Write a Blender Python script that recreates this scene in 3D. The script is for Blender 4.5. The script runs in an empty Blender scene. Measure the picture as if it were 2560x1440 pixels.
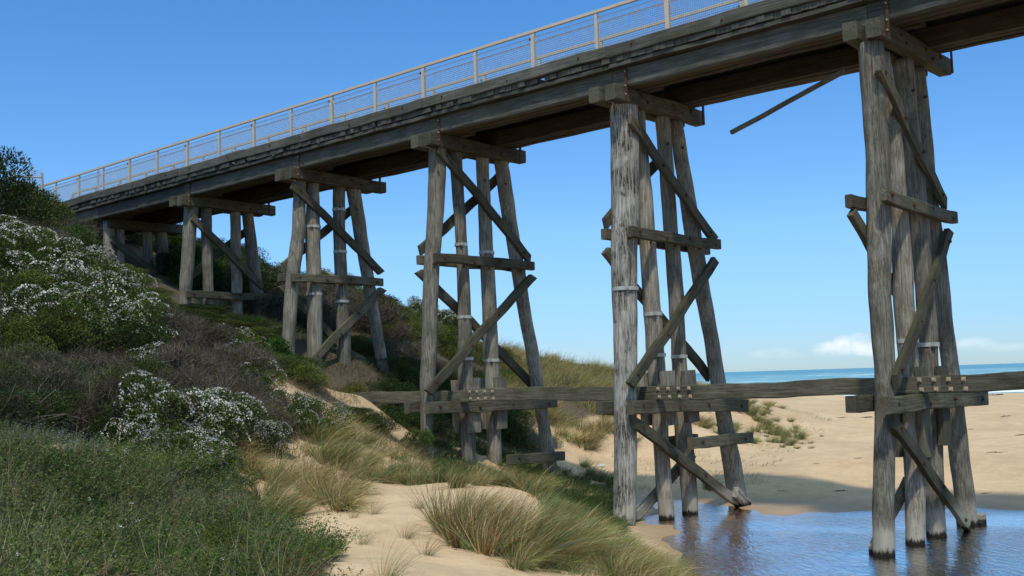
import bpy, math, random
import numpy as np
from math import radians, sin, cos, pi, hypot, atan2, sqrt
from mathutils import Vector, Matrix

# ------------------------------------------------------------------ camera, sky, sun, exposure
SC = bpy.context.scene
COL = SC.collection
F_PX, YAW, PITCH, ROLL, CX, CY = (2632.15457, -0.72135, 0.08583, -0.03068, 7.86689, -19.33545)
fw = Vector((sin(YAW)*cos(PITCH), cos(YAW)*cos(PITCH), sin(PITCH)))
rt = fw.cross(Vector((0, 0, 1))).normalized(); up = rt.cross(fw)
rt, up = cos(ROLL)*rt + sin(ROLL)*up, -sin(ROLL)*rt + cos(ROLL)*up
cam = bpy.data.cameras.new('camera'); camo = bpy.data.objects.new('camera', cam); COL.objects.link(camo)
camo.matrix_world = Matrix(((rt.x, up.x, -fw.x, CX), (rt.y, up.y, -fw.y, CY), (rt.z, up.z, -fw.z, 0), (0, 0, 0, 1)))
cam.sensor_width = 36; cam.lens = 36*F_PX/2560; cam.clip_start = .1; cam.clip_end = 60000
SC.camera = camo

SUN_EL = 59; SUN_DIR = Vector((0.62*cos(radians(SUN_EL)), -0.785*cos(radians(SUN_EL)), sin(radians(SUN_EL)))).normalized()
w = bpy.data.worlds.new('World'); SC.world = w; w.use_nodes = True
nt = w.node_tree; nt.nodes.clear()
def wn(t, **k):
    n = nt.nodes.new(t)
    for a, b in k.items(): setattr(n, a, b)
    return n
sky = wn('ShaderNodeTexSky'); sky.sky_type = 'NISHITA'; sky.sun_disc = False
sky.sun_elevation = radians(SUN_EL); sky.sun_rotation = atan2(SUN_DIR.x, SUN_DIR.y)
sky.air_density = 1.0; sky.dust_density = 0.1; sky.ozone_density = 1.6; sky.altitude = 10
tc = wn('ShaderNodeTexCoord')
hs = wn('ShaderNodeHueSaturation'); hs.inputs['Saturation'].default_value = 1.12; hs.inputs['Value'].default_value = 1.0
nt.links.new(sky.outputs[0], hs.inputs['Color'])
# the blue deepens quickly above the horizon, and the unseen sky overhead is brightened as added warm fill light
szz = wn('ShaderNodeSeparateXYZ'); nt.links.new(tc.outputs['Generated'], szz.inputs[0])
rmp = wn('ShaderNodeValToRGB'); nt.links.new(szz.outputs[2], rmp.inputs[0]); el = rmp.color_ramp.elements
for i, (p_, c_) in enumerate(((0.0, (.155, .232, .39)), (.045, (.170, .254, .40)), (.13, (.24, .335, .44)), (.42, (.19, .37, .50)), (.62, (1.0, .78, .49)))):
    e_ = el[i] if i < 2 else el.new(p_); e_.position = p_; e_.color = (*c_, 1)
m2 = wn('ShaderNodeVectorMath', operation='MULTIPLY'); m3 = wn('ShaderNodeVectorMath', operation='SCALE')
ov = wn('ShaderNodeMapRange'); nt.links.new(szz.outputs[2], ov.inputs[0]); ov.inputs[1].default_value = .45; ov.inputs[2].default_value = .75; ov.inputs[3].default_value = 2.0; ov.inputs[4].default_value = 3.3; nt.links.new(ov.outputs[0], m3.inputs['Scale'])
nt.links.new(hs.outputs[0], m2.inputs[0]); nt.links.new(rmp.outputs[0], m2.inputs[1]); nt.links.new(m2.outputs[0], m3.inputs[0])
# low cumulus sitting over the horizon
def direction(px, py):
    d = fw + rt*((px-1280)/F_PX) - up*((py-720)/F_PX); return d.normalized()
nz = wn('ShaderNodeTexNoise'); nz.inputs['Scale'].default_value = 26; nz.inputs['Detail'].default_value = 7; nz.inputs['Roughness'].default_value = .6
mpn = wn('ShaderNodeMapping'); mpn.inputs['Scale'].default_value = (1, 1, 1.8)
nt.links.new(tc.outputs['Generated'], mpn.inputs[0]); nt.links.new(mpn.outputs[0], nz.inputs['Vector'])
def mth(op, a, b=None, c=None):
    n = wn('ShaderNodeMath', operation=op)
    for i, v in enumerate((a, b, c)):
        if v is None: continue
        if isinstance(v, (int, float)): n.inputs[i].default_value = v
        else: nt.links.new(v, n.inputs[i])
    return n.outputs[0]
acc = None
for px, py, rx, rz, a in ((2085, 872, .022, .0070, 1.1), (2110, 864, .012, .009, 1.15), (2150, 860, .012, .010, 1.25), (2178, 866, .014, .009, 1.0), (1960, 882, .035, .005, .4), (2440, 860, .018, .006, .55), (2500, 868, .03, .004, .3), (1400, 886, .03, .005, .25)):
    d = direction(px, py); h = Vector((d.y, -d.x, 0)).normalized()
    def dot(vec, v):
        n = wn('ShaderNodeVectorMath', operation='DOT_PRODUCT'); nt.links.new(v, n.inputs[0]); n.inputs[1].default_value = vec; return n.outputs['Value']
    u = mth('DIVIDE', dot(h, tc.outputs['Generated']), rx)
    v = mth('DIVIDE', mth('SUBTRACT', dot((0, 0, 1), tc.outputs['Generated']), d.z), rz)
    r2 = mth('ADD', mth('MULTIPLY', u, u), mth('MULTIPLY', v, v))
    front = mth('GREATER_THAN', dot(d, tc.outputs['Generated']), .8)
    m = mth('MULTIPLY', mth('MULTIPLY', mth('MAXIMUM', mth('SUBTRACT', 1.25, r2), 0), a), front)
    acc = m if acc is None else mth('MAXIMUM', acc, m)
dens = mth('MULTIPLY', mth('SUBTRACT', nz.outputs['Fac'], .36), 2.6)
cl = mth('MULTIPLY', acc, dens); clc = wn('ShaderNodeClamp'); nt.links.new(cl, clc.inputs[0])
fac = mth('MULTIPLY', clc.outputs[0], .92)
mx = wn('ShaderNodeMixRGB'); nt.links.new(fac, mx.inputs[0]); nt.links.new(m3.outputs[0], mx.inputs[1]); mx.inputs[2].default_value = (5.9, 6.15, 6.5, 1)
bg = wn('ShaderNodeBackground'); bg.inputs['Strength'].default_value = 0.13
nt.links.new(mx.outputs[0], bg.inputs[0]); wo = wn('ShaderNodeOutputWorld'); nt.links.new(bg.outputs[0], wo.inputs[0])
sl = bpy.data.lights.new('sun', 'SUN'); sl.energy = 2.35; sl.angle = radians(3.5); sl.color = (1, .93, .80)
so = bpy.data.objects.new('sun', sl); COL.objects.link(so); so.rotation_euler = SUN_DIR.to_track_quat('Z', 'Y').to_euler(); so.location = (0, -20, 40)
vs = SC.view_settings; vs.view_transform = 'Standard'; vs.look = 'None'; vs.exposure = 0.45; vs.gamma = 1; vs.use_curve_mapping = False
try: SC.cycles.use_denoising = True; SC.cycles.max_bounces = 8; SC.cycles.transparent_max_bounces = 12
except Exception: pass

R = random.Random(11)
NP = np.random.default_rng(5)

def at(px, py, D):
    'world point on the line of sight of photo pixel (px, py) at horizontal distance D metres: a measuring aid'
    d = fw + rt*((px-1280)/F_PX) - up*((py-720)/F_PX); d = d/hypot(d.x, d.y)
    return (CX + d.x*D, CY + d.y*D, d.z*D)

# ------------------------------------------------------------------ object helpers
def tag(o, label=None, cat=None, group=None, kind=None):
    if label: o['label'] = label
    if cat: o['category'] = cat
    if group: o['group'] = group
    if kind: o['kind'] = kind
    return o
def mesh(name, V, Fs, mats, smooth=False, cols=None, midx=None):
    me = bpy.data.meshes.new(name)
    V = np.asarray(V, dtype=np.float32)
    if isinstance(Fs, np.ndarray):
        n = Fs.shape[1]; me.vertices.add(len(V)); me.vertices.foreach_set('co', V.ravel())
        me.loops.add(Fs.size); me.loops.foreach_set('vertex_index', Fs.astype(np.int32).ravel())
        me.polygons.add(len(Fs)); me.polygons.foreach_set('loop_start', np.arange(0, Fs.size, n, dtype=np.int32))
        me.update(calc_edges=True)
    else:
        me.from_pydata([tuple(v) for v in V], [], Fs)
    for m in (mats if isinstance(mats, (list, tuple)) else [mats]): me.materials.append(m)
    if cols is not None:
        a = me.color_attributes.new('tint', 'FLOAT_COLOR', 'POINT'); c = np.ones((len(V), 4), dtype=np.float32); c[:, :3] = cols
        a.data.foreach_set('color', c.ravel())
    if smooth: me.polygons.foreach_set('use_smooth', np.ones(len(me.polygons), dtype=bool))
    if midx is not None: me.polygons.foreach_set('material_index', np.asarray(midx, dtype=np.int32))
    me.validate(); me.update()
    return me
def link(name, data, parent=None, loc=None, M=None):
    o = bpy.data.objects.new(name, data); COL.objects.link(o)
    if M is not None: o.matrix_local = M
    if loc is not None: o.location = loc
    if parent: o.parent = parent
    return o
class MB:
    def __init__(s): s.v = []; s.f = []
    def box(s, x0, x1, y0, y1, z0, z1):
        b = len(s.v); s.v += [(x, y, z) for z in (z0, z1) for x, y in ((x0, y0), (x1, y0), (x1, y1), (x0, y1))]
        s.f += [(b+3, b+2, b+1, b), (b+4, b+5, b+6, b+7)] + [(b+i, b+(i+1) % 4, b+4+(i+1) % 4, b+4+i) for i in range(4)]
        return s
    def bar(s, a, b, r, n=6):
        a = Vector(a); b = Vector(b); d = (b-a).normalized(); t = d.orthogonal().normalized(); q = d.cross(t); k = len(s.v)
        for p in (a, b):
            for i in range(n): s.v.append(tuple(p + t*(r*cos(2*pi*i/n)) + q*(r*sin(2*pi*i/n))))
        s.f += [(k+i, k+(i+1) % n, k+n+(i+1) % n, k+n+i) for i in range(n)] + [tuple(range(k+n-1, k-1, -1)), tuple(range(k+n, k+2*n))]
        return s
    def build(s, name, mat, parent=None, smooth=False): return link(name, mesh(name, s.v, s.f, mat, smooth), parent)

# ------------------------------------------------------------------ material helpers
class NT:
    def __init__(s, name):
        s.m = bpy.data.materials.new(name); s.m.use_nodes = True; s.t = s.m.node_tree; s.t.nodes.clear()
        s.out = s.n('ShaderNodeOutputMaterial'); s.b = s.n('ShaderNodeBsdfPrincipled'); s.l(s.b.outputs[0], s.out.inputs[0])
    def n(s, t, **k):
        x = s.t.nodes.new(t)
        for a, b in k.items(): setattr(x, a, b)
        return x
    def l(s, a, b): s.t.links.new(a, b)
    def set(s, inp, v):
        if isinstance(v, (int, float)): inp.default_value = v
        elif isinstance(v, tuple): inp.default_value = v if len(v) == 4 or inp.type == 'VECTOR' else (*v, 1)
        else: s.l(v, inp)
    def math(s, op, a, b=0.0, clamp=False):
        x = s.n('ShaderNodeMath', operation=op, use_clamp=clamp); s.set(x.inputs[0], a); s.set(x.inputs[1], b); return x.outputs[0]
    def mix(s, f, a, b, mode='MIX'):
        x = s.n('ShaderNodeMixRGB', blend_type=mode); s.set(x.inputs[0], f); s.set(x.inputs[1], a); s.set(x.inputs[2], b); return x.outputs[0]
    def noise(s, vec, scale, detail=4, rough=.55, dist=0.0):
        x = s.n('ShaderNodeTexNoise'); s.l(vec, x.inputs['Vector']); x.inputs['Scale'].default_value = scale
        x.inputs['Detail'].default_value = detail; x.inputs['Roughness'].default_value = rough; x.inputs['Distortion'].default_value = dist; return x.outputs['Fac']
    def mapv(s, vec, scale=(1, 1, 1), loc=None):
        x = s.n('ShaderNodeMapping'); s.l(vec, x.inputs[0]); x.inputs['Scale'].default_value = scale
        if loc is not None: s.l(loc, x.inputs['Location'])
        return x.outputs[0]
    def ramp(s, f, a, b): # smooth 0..1 between a and b
        x = s.n('ShaderNodeMapRange', interpolation_type='SMOOTHSTEP'); s.l(f, x.inputs[0]); x.inputs[1].default_value = a; x.inputs[2].default_value = b; return x.outputs[0]
    def bump(s, h, strength, dist, prev=None):
        x = s.n('ShaderNodeBump'); x.inputs['Strength'].default_value = strength; x.inputs['Distance'].default_value = dist; s.l(h, x.inputs['Height'])
        if prev is not None: s.l(prev, x.inputs['Normal'])
        return x.outputs[0]
    def done(s, base, rough=.8, normal=None, spec=.3):
        s.set(s.b.inputs['Base Color'], base); s.set(s.b.inputs['Roughness'], rough); s.b.inputs['Specular IOR Level'].default_value = spec
        if normal is not None: s.l(normal, s.b.inputs['Normal'])
        return s.m

def wood(name, dark, light, moss, tide=False, crack=1.0, seed=0.0):
    k = NT(name); tc = k.n('ShaderNodeTexCoord'); oi = k.n('ShaderNodeObjectInfo'); geo = k.n('ShaderNodeNewGeometry')
    rnd = k.n('ShaderNodeCombineXYZ')
    for i in range(3): k.l(k.math('MULTIPLY', oi.outputs['Random'], 37.0+13*i), rnd.inputs[i])
    v = k.mapv(tc.outputs['Object'], (1, 1, 1), rnd.outputs[0])
    grain = k.noise(k.mapv(v, (1, 1, .038)), 34, 6, .65, .06)
    fine = k.noise(k.mapv(v, (1, 1, .03)), 130, 3, .6)
    cr = k.noise(k.mapv(v, (1, 1, .05)), 16, 5, .7, .25)
    crk = k.math('SUBTRACT', 1, k.ramp(k.math('ABSOLUTE', k.math('SUBTRACT', cr, .5)), .0, .016*crack*crack))
    patch = k.noise(v, 1.6, 4, .6); knot = k.noise(k.mapv(v, (1, 1, .5)), 7.0, 3, .5)
    crk = k.math('MULTIPLY', crk, k.ramp(patch, .42, .62))
    holes = k.math('MULTIPLY', k.ramp(knot, .76, .80), 1.0)
    col = k.mix(k.ramp(grain, .30, .72), dark, light)
    col = k.mix(k.math('MULTIPLY', k.ramp(fine, .45, .7), .35), col, (light[0]*1.25, light[1]*1.22, light[2]*1.18))
    col = k.mix(k.math('MULTIPLY', k.ramp(patch, .35, .7), .45), col, (dark[0]*1.15, dark[1]*1.1, dark[2]*.95))
    mo = k.noise(k.mapv(v, (1, 1, .6)), 2.3, 5, .7)
    nzz = k.n('ShaderNodeSeparateXYZ'); k.l(geo.outputs['Normal'], nzz.inputs[0])
    mo = k.math('ADD', mo, k.math('MULTIPLY', nzz.outputs[2], .16))
    col = k.mix(k.math('MULTIPLY', k.ramp(mo, .50, .72), moss), col, (.050, .058, .026))
    tone = k.math('ADD', .70, k.math('MULTIPLY', oi.outputs['Random'], .56))
    tv = k.n('ShaderNodeCombineXYZ'); [k.l(tone, tv.inputs[i]) for i in range(3)]
    col = k.mix(1.0, col, tv.outputs[0], 'MULTIPLY')
    lich = k.math('MULTIPLY', k.ramp(k.noise(v, 42, 2, .5), .72, .78), k.ramp(patch, .45, .6))
    col = k.mix(k.math('MULTIPLY', lich, .6), col, (.42, .42, .36))
    if tide:
        sp = k.n('ShaderNodeSeparateXYZ'); k.l(geo.outputs['Position'], sp.inputs[0]); z = sp.outputs[2]
        jag = k.math('MULTIPLY', k.math('SUBTRACT', k.noise(k.mapv(v, (1, 1, .12)), 22, 3), .5), .22)
        zz = k.math('ADD', z, jag)
        pale = k.math('SUBTRACT', 1, k.ramp(zz, -3.02, -2.70)); col = k.mix(k.math('MULTIPLY', pale, .62), col, (.40, .37, .31))
        blk = k.math('SUBTRACT', 1, k.ramp(zz, -3.34, -3.24)); col = k.mix(blk, col, (.014, .012, .009))
    col = k.mix(k.math('MULTIPLY', crk, .85*crack), col, (.018, .016, .013))
    col = k.mix(k.math('MULTIPLY', holes, .8*crack), col, (.02, .017, .013))
    h = k.math('SUBTRACT', k.math('ADD', k.math('MULTIPLY', grain, .6), k.math('MULTIPLY', fine, .25)), k.math('ADD', k.math('MULTIPLY', crk, 1.1*crack), k.math('MULTIPLY', holes, crack)))
    return k.done(col, .88, k.bump(h, .6, .014), .25)
def plain(name, col, rough=.6, metal=0, var=.12, scale=9):
    k = NT(name); tc = k.n('ShaderNodeTexCoord'); n = k.noise(tc.outputs['Object'], scale, 5, .6)
    c = k.mix(k.ramp(n, .3, .7), tuple(x*(1-var) for x in col), tuple(x*(1+var) for x in col)); k.b.inputs['Metallic'].default_value = metal
    return k.done(c, rough, k.bump(n, .2, .004))
W_PILE = wood('weathered_pile_wood', (.086, .079, .062), (.355, .332, .276), .50, True, 1.0)
W_PILE2 = wood('cracked_pale_pile_wood', (.12, .114, .098), (.46, .445, .40), .18, True, 1.6)
W_BEAM = wood('weathered_beam_wood', (.044, .041, .028), (.152, .143, .104), .85, True, .9)
W_DARK = wood('old_dark_deck_wood', (.034, .034, .029), (.128, .127, .108), .75, False, .6)
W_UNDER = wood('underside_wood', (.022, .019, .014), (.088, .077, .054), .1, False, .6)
W_CAP = wood('mossy_cap_wood', (.036, .035, .024), (.125, .121, .090), .9, False, 1.0)
STEEL = plain('galvanised_steel', (.46, .46, .42), .5, .35)
RUST = plain('rusted_iron', (.075, .038, .024), .85, .2, .35, 30)
PLATE = plain('pale_washer_plate', (.42, .34, .23), .6, .2, .3, 30)
PAINT = plain('beige_painted_steel', (.52, .44, .34), .55, .1, .06)
WIREM = plain('galvanised_wire', (.58, .57, .54), .5, .4)

def foliage(name, rough=.55, trans=.25):
    k = NT(name); a = k.n('ShaderNodeAttribute', attribute_name='tint'); oi = k.n('ShaderNodeObjectInfo')
    hsv = k.n('ShaderNodeHueSaturation'); k.l(a.outputs['Color'], hsv.inputs['Color'])
    k.l(k.math('ADD', .72, k.math('MULTIPLY', oi.outputs['Random'], .62)), hsv.inputs['Value'])
    k.l(k.math('ADD', .485, k.math('MULTIPLY', k.math('FRACT', k.math('MULTIPLY', oi.outputs['Random'], 7.31)), .032)), hsv.inputs['Hue'])
    k.done(hsv.outputs[0], rough, None, .10)
    if trans:
        tr = k.n('ShaderNodeBsdfTranslucent'); k.l(hsv.outputs[0], tr.inputs[0]); ms = k.n('ShaderNodeMixShader'); ms.inputs[0].default_value = trans
        k.l(k.b.outputs[0], ms.inputs[1]); k.l(tr.outputs[0], ms.inputs[2]); k.l(ms.outputs[0], k.out.inputs[0])
    return k.m
LEAF = foliage('leaves'); BLADE = foliage('grass_blades', .6, .3); TWIG = foliage('bare_twigs', .9, 0); PETAL = foliage('white_flowers', .7, .2)
# ------------------------------------------------------------------ terrain (one smooth surface through surveyed points)
G = []
for px, py, D in ((1210, 1372, 12.7), (1200, 1440, 11.2), (1000, 1300, 14), (1000, 1210, 20), (1150, 1195, 20), (1330, 1235, 17.5), (1450, 1300, 16.3), (1550, 1375, 15.5), (1650, 1440, 15.6), (880, 1400, 9.5),
                  (850, 1100, 22), (720, 1150, 19), (620, 880, 30), (900, 985, 29.5), (1000, 868, 40), (1300, 1000, 40), (1280, 962, 44), (1450, 974, 44), (1450, 1070, 40), (1400, 1110, 38), (1140, 905, 44),
                  (1740, 972, 50), (1530, 975, 46), (1850, 1055, 48), (1900, 1010, 54), (2000, 1095, 46), (2200, 1150, 33.6), (2200, 1050, 54), (2560, 1150, 34), (2560, 1050, 52), (2200, 990, 84), (2560, 990, 84), (1900, 1190, 31),
                  (1900, 960, 75), (240, 1115, 17.5), (940, 1230, 17)):
    G.append(at(px, py, D))
def below(px, py, D, dz): p = at(px, py, D); G.append((p[0], p[1], p[2]-dz))
for a in ((0, 1440, 7, .45), (300, 1300, 12.5, .40), (600, 1210, 15.5, .35), (0, 1085, 15, .25), (0, 900, 20, .9), (0, 700, 25, 1.2), (0, 480, 32, 1.4), (300, 900, 21, .9), (300, 700, 28, 1.1), (450, 760, 27, .9), (600, 1000, 20, .7), (130, 500, 38, 1.3), (285, 640, 35, 1.3), (375, 700, 32.5, 1.2), (440, 775, 31, 1.1), (330, 760, 29, 1.0), (600, 1440, 8, .45), (450, 1000, 18.5, .8)): below(*a)
G += [(-1.95, -4.35, -3.36), (-3.3, -2.0, -3.40), (-5.25, 4.15, -3.37), (-2.39, 5.21, -3.37), (.29, 7.01, -3.37), (-4.7, 1.2, -3.43), (-4.4, 10.15, -3.14), (3.5, 8.2, -3.36), (8, 9, -3.36),
      (-6.1, .1, -3.30), (-6.1, 1.8, -3.42), (-6.1, 2.84, -3.44), (-6.1, 5.0, -3.38), (-8.3, 2.0, -3.2), (-10.6, 3.0, -3.05), (-8.6, -.8, -2.75), (-12.2, -.1, -2.0), (-12.2, 1.5, -2.2), (-12.2, 2.6, -2.3), (-12.2, 5.0, -2.9),
      (-18.3, .08, .85), (-18.3, 2.2, .75), (-18.3, 4.0, .40), (-24.4, .3, 2.85), (-24.4, 3.5, 2.4), (-16.4, .7, -.80), (-17.1, .5, -.75), (-15, .8, -1.35), (-16.2, -1.0, -.65), (-30.5, 1, 4.9), (-30.5, 4, 4.6), (-36.5, 0, 7.0), (-36.5, 4, 7.0), (-42, 0, 7.6),
      (-27, 12, 3.0), (-31.5, 12, 4.2), (-23.5, 12, 1.3), (-21, 7, .7), (0, 0, -3.95), (2, -2, -4.2), (6, -4, -4.3), (10, 2, -4.2), (-2.9, 2, -3.55), (-3.3, -1.0, -3.52), (-2.2, -2.6, -3.58), (-1.2, -.4, -3.75), (-4.1, 1.0, -3.46), (0, 4.5, -3.75), (2.5, -6.2, -3.36), (8, -9.5, -3.36), (14, -11, -3.36),
      (7.9, -19.3, -1.65), (15, -25, -1.5), (0, -30, -.6), (-12, -28, 1.5), (-28, -20, 5.5), (-35, -9, 6.8), (30, -10, -2.5), (30, 10, -3.2), (20, 12, -3.2), (20, 0, -4.2), (-30, 25, 1), (-25, 40, -1.5), (0, 60, -2.5)]
G = np.array(G, dtype=float)
def _k(r2): return .5*r2*np.log(r2+1e-9)
_n = len(G); _d = ((G[:, None, :2]-G[None, :, :2])**2).sum(-1)
_A = np.zeros((_n+3, _n+3)); _A[:_n, :_n] = _k(_d)+np.eye(_n)*.35; _A[:_n, _n] = 1; _A[:_n, _n+1:] = G[:, :2]; _A[_n, :_n] = 1; _A[_n+1:, :_n] = G[:, :2].T
_w = np.linalg.solve(_A, np.r_[G[:, 2], 0, 0, 0])
SEA = np.array(at(2150, 920, 1)[:2])-np.array([CX, CY]); SEA /= np.linalg.norm(SEA)
def sstep(x, a, b): t = np.clip((x-a)/(b-a), 0, 1); return t*t*(3-2*t)
def zt(x, y):
    x = np.asarray(x, float); y = np.asarray(y, float); sh = x.shape; X = x.ravel(); Y = y.ravel(); z = np.empty(len(X))
    for i in range(0, len(X), 20000):
        a = X[i:i+20000, None]; b = Y[i:i+20000, None]
        z[i:i+20000] = _k((a-G[:, 0])**2+(b-G[:, 1])**2) @ _w[:_n] + _w[_n] + a[:, 0]*_w[_n+1] + b[:, 0]*_w[_n+2]
    # gentle unevenness
    z += .035*np.sin(1.7*X+.6*Y)*np.sin(1.3*Y-.5*X+1) + .02*np.sin(4.1*X+1.3*Y+2)*np.sin(3.3*Y-1.7*X)
    far = sstep(np.hypot(X+10, Y+2), 44, 75); s = (X-CX)*SEA[0]+(Y-CY)*SEA[1]; q = -(X-CX)*SEA[1]+(Y-CY)*SEA[0]
    land = -2.45+9.5*sstep(-s+.9*q, -5, 70)
    z = z*(1-far)+land*far
    z = z+sstep(s, 86, 230)*(-7-z)
    return np.maximum(z, -7).reshape(sh)
def zg(x, y): return float(zt(np.array([x]), np.array([y]))[0])

def axis(a, b, step, lo, hi):
    m = list(np.arange(a, b, step)); s = step; v = m[-1]; up_ = []
    while v < hi: s *= 1.13; v += s; up_.append(v)
    s = step; v = m[0]; dn = []
    while v > lo: s *= 1.13; v -= s; dn.append(v)
    return np.array(dn[::-1]+m+up_)
gx = axis(-34, 12, .2, -900, 900); gy = axis(-21, 22, .2, -900, 900)
XX, YY = np.meshgrid(gx, gy); ZZ = zt(XX, YY)
nx, ny = len(gx), len(gy); idx = np.arange(nx*ny).reshape(ny, nx)
FQ = np.stack([idx[:-1, :-1], idx[:-1, 1:], idx[1:, 1:], idx[1:, :-1]], -1).reshape(-1, 4)
SOIL = []   # (x, y, r) of litter under the thickets, filled by the plant builders

def sand_material():
    k = NT('sand'); geo = k.n('ShaderNodeNewGeometry'); P = geo.outputs['Position']; sp = k.n('ShaderNodeSeparateXYZ'); k.l(P, sp.inputs[0])
    a = k.n('ShaderNodeAttribute', attribute_name='tint'); sc_ = k.n('ShaderNodeSeparateColor'); k.l(a.outputs['Color'], sc_.inputs[0])
    big = k.noise(P, .35, 5, .6); med = k.noise(P, 2.2, 5, .62); fine = k.noise(P, 55, 4, .7); spk = k.noise(P, 9, 2, .5)
    c = k.mix(k.ramp(k.math('ADD', k.math('MULTIPLY', big, .55), k.math('MULTIPLY', med, .45)), .38, .62), (.465, .325, .190), (.58, .415, .250))
    c = k.mix(k.math('MULTIPLY', k.ramp(fine, .3, .75), .25), c, (.40, .285, .18))
    c = k.mix(k.math('MULTIPLY', k.ramp(spk, .70, .76), .35), c, (.20, .15, .10))
    zz = k.math('ADD', sp.outputs[2], k.math('MULTIPLY', k.math('SUBTRACT', med, .5), .10))
    wet = k.math('SUBTRACT', 1, k.ramp(zz, -3.38, -3.18))
    c = k.mix(k.math('MULTIPLY', wet, .85), c, (.33, .220, .115))
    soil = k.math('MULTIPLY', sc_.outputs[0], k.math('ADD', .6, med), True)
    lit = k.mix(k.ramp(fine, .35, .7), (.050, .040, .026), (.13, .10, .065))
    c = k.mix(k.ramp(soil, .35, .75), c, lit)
    rgh = k.math('SUBTRACT', .95, k.math('MULTIPLY', wet, .45))
    deep = k.math('SUBTRACT', 1, k.ramp(sp.outputs[2], -4.0, -3.62)); depth_shade = k.math('MULTIPLY', deep, k.math('GREATER_THAN', 60, k.math('ABSOLUTE', sp.outputs[1])))
    c = k.mix(depth_shade, c, (.040, .036, .020))  # lagoon bed painted darker with depth, for light the water would absorb
    h = k.math('ADD', k.math('MULTIPLY', med, 1.0), k.math('MULTIPLY', fine, .10))
    dim = k.noise(P, 5.5, 3, .55)
    return k.done(c, rgh, k.bump(k.math('ADD', h, k.math('MULTIPLY', dim, .7)), .55, .09), .3)
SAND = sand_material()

# ------------------------------------------------------------------ lagoon and sea
def lagoon_material():
    k = NT('lagoon_water'); geo = k.n('ShaderNodeNewGeometry'); P = geo.outputs['Position']
    v = k.mapv(P, (1, 1, 1)); rot = k.n('ShaderNodeVectorRotate'); k.l(v, rot.inputs[0]); rot.inputs['Angle'].default_value = .72; rot.inputs['Axis'].default_value = (0, 0, 1)
    r1 = k.noise(k.mapv(rot.outputs[0], (.38, 1, 1)), 8.5, 4, .55, .5); r2 = k.noise(k.mapv(rot.outputs[0], (.5, 1, 1)), 26, 3, .6)
    calm = k.ramp(k.noise(P, .35, 2, .5), .30, .62)
    h = k.math('MULTIPLY', k.math('ADD', r1, k.math('MULTIPLY', r2, .30)), k.math('ADD', .45, calm))
    nrm = k.bump(h, .45, .040)
    fr = k.n('ShaderNodeFresnel'); fr.inputs['IOR'].default_value = 1.36; k.l(nrm, fr.inputs['Normal'])
    gl = k.n('ShaderNodeBsdfGlossy'); gl.inputs['Roughness'].default_value = .02; gl.inputs['Color'].default_value = (1, 1, 1, 1); k.l(nrm, gl.inputs['Normal'])
    tr = k.n('ShaderNodeBsdfTransparent'); tr.inputs[0].default_value = (.64, .49, .22, 1)
    ms = k.n('ShaderNodeMixShader'); k.l(k.math('MULTIPLY', fr.outputs[0], 1.9, True), ms.inputs[0]); k.l(tr.outputs[0], ms.inputs[1]); k.l(gl.outputs[0], ms.inputs[2])
    k.t.nodes.remove(k.b); k.l(ms.outputs[0], k.out.inputs[0]); return k.m
def sea_material():
    k = NT('sea_water'); geo = k.n('ShaderNodeNewGeometry'); P = geo.outputs['Position']
    rot = k.n('ShaderNodeVectorRotate'); k.l(P, rot.inputs[0]); rot.inputs['Axis'].default_value = (0, 0, 1); rot.inputs['Angle'].default_value = -atan2(SEA[1], SEA[0])
    s = k.n('ShaderNodeSeparateXYZ'); k.l(rot.outputs[0], s.inputs[0])   # x now runs out to sea
    out = s.outputs[0]
    sw = k.noise(k.mapv(rot.outputs[0], (1, .12, 1)), .05, 4, .6); ch = k.noise(k.mapv(rot.outputs[0], (1, .35, 1)), .5, 5, .6)
    d = k.ramp(out, 150, 1400)
    c = k.mix(d, (.115, .340, .325), (.050, .215, .255)); c = k.mix(k.math('MULTIPLY', k.ramp(sw, .4, .65), .5), c, (.045, .17, .20))
    caps = k.math('MULTIPLY', k.ramp(k.noise(k.mapv(rot.outputs[0], (1, .30, 1)), .075, 5, .62), .57, .61), k.ramp(out, 170, 260))
    caps = k.math('MULTIPLY', caps, k.math('SUBTRACT', 1, k.ramp(out, 900, 1600)))
    surf = k.math('MULTIPLY', k.math('SUBTRACT', 1, k.ramp(out, 190, 300)), k.ramp(k.noise(k.mapv(rot.outputs[0], (1, .15, 1)), .12, 5, .65), .42, .50))
    f = k.math('MAXIMUM', caps, surf); c = k.mix(f, c, (.78, .80, .80))
    return k.done(c, k.math('ADD', .28, k.math('MULTIPLY', f, .5)), k.bump(k.math('ADD', ch, k.math('MULTIPLY', sw, 3)), .6, .5), .45)
wv, wf = [], []
lx = np.arange(-14, 60.1, 2); ly = np.arange(-14, 14.1, 2)
LX, LY = np.meshgrid(lx, ly); li = np.arange(LX.size).reshape(LX.shape)
lq = np.stack([li[:-1, :-1], li[:-1, 1:], li[1:, 1:], li[1:, :-1]], -1).reshape(-1, 4)
lag = link('lagoon_water', mesh('lagoon_water', np.stack([LX.ravel(), LY.ravel(), np.full(LX.size, -3.38)], -1), lq, lagoon_material()))
tag(lag, 'brown tinted rippled lagoon water around the piles', None, None, 'structure')
a_ = np.array([CX, CY]); t_ = np.array([-SEA[1], SEA[0]]); rows = []
for s_ in (95, 200, 400, 1000, 3000, 9000, 40000):
    for q_ in (-1, -.3, 0, .3, 1): rows.append((*(a_+SEA*s_+t_*q_*(600+s_*1.6)), -4.5))
si = np.arange(35).reshape(7, 5)
sea = link('sea', mesh('sea', rows, np.stack([si[:-1, :-1], si[1:, :-1], si[1:, 1:], si[:-1, 1:]], -1).reshape(-1, 4), sea_material()))
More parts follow.
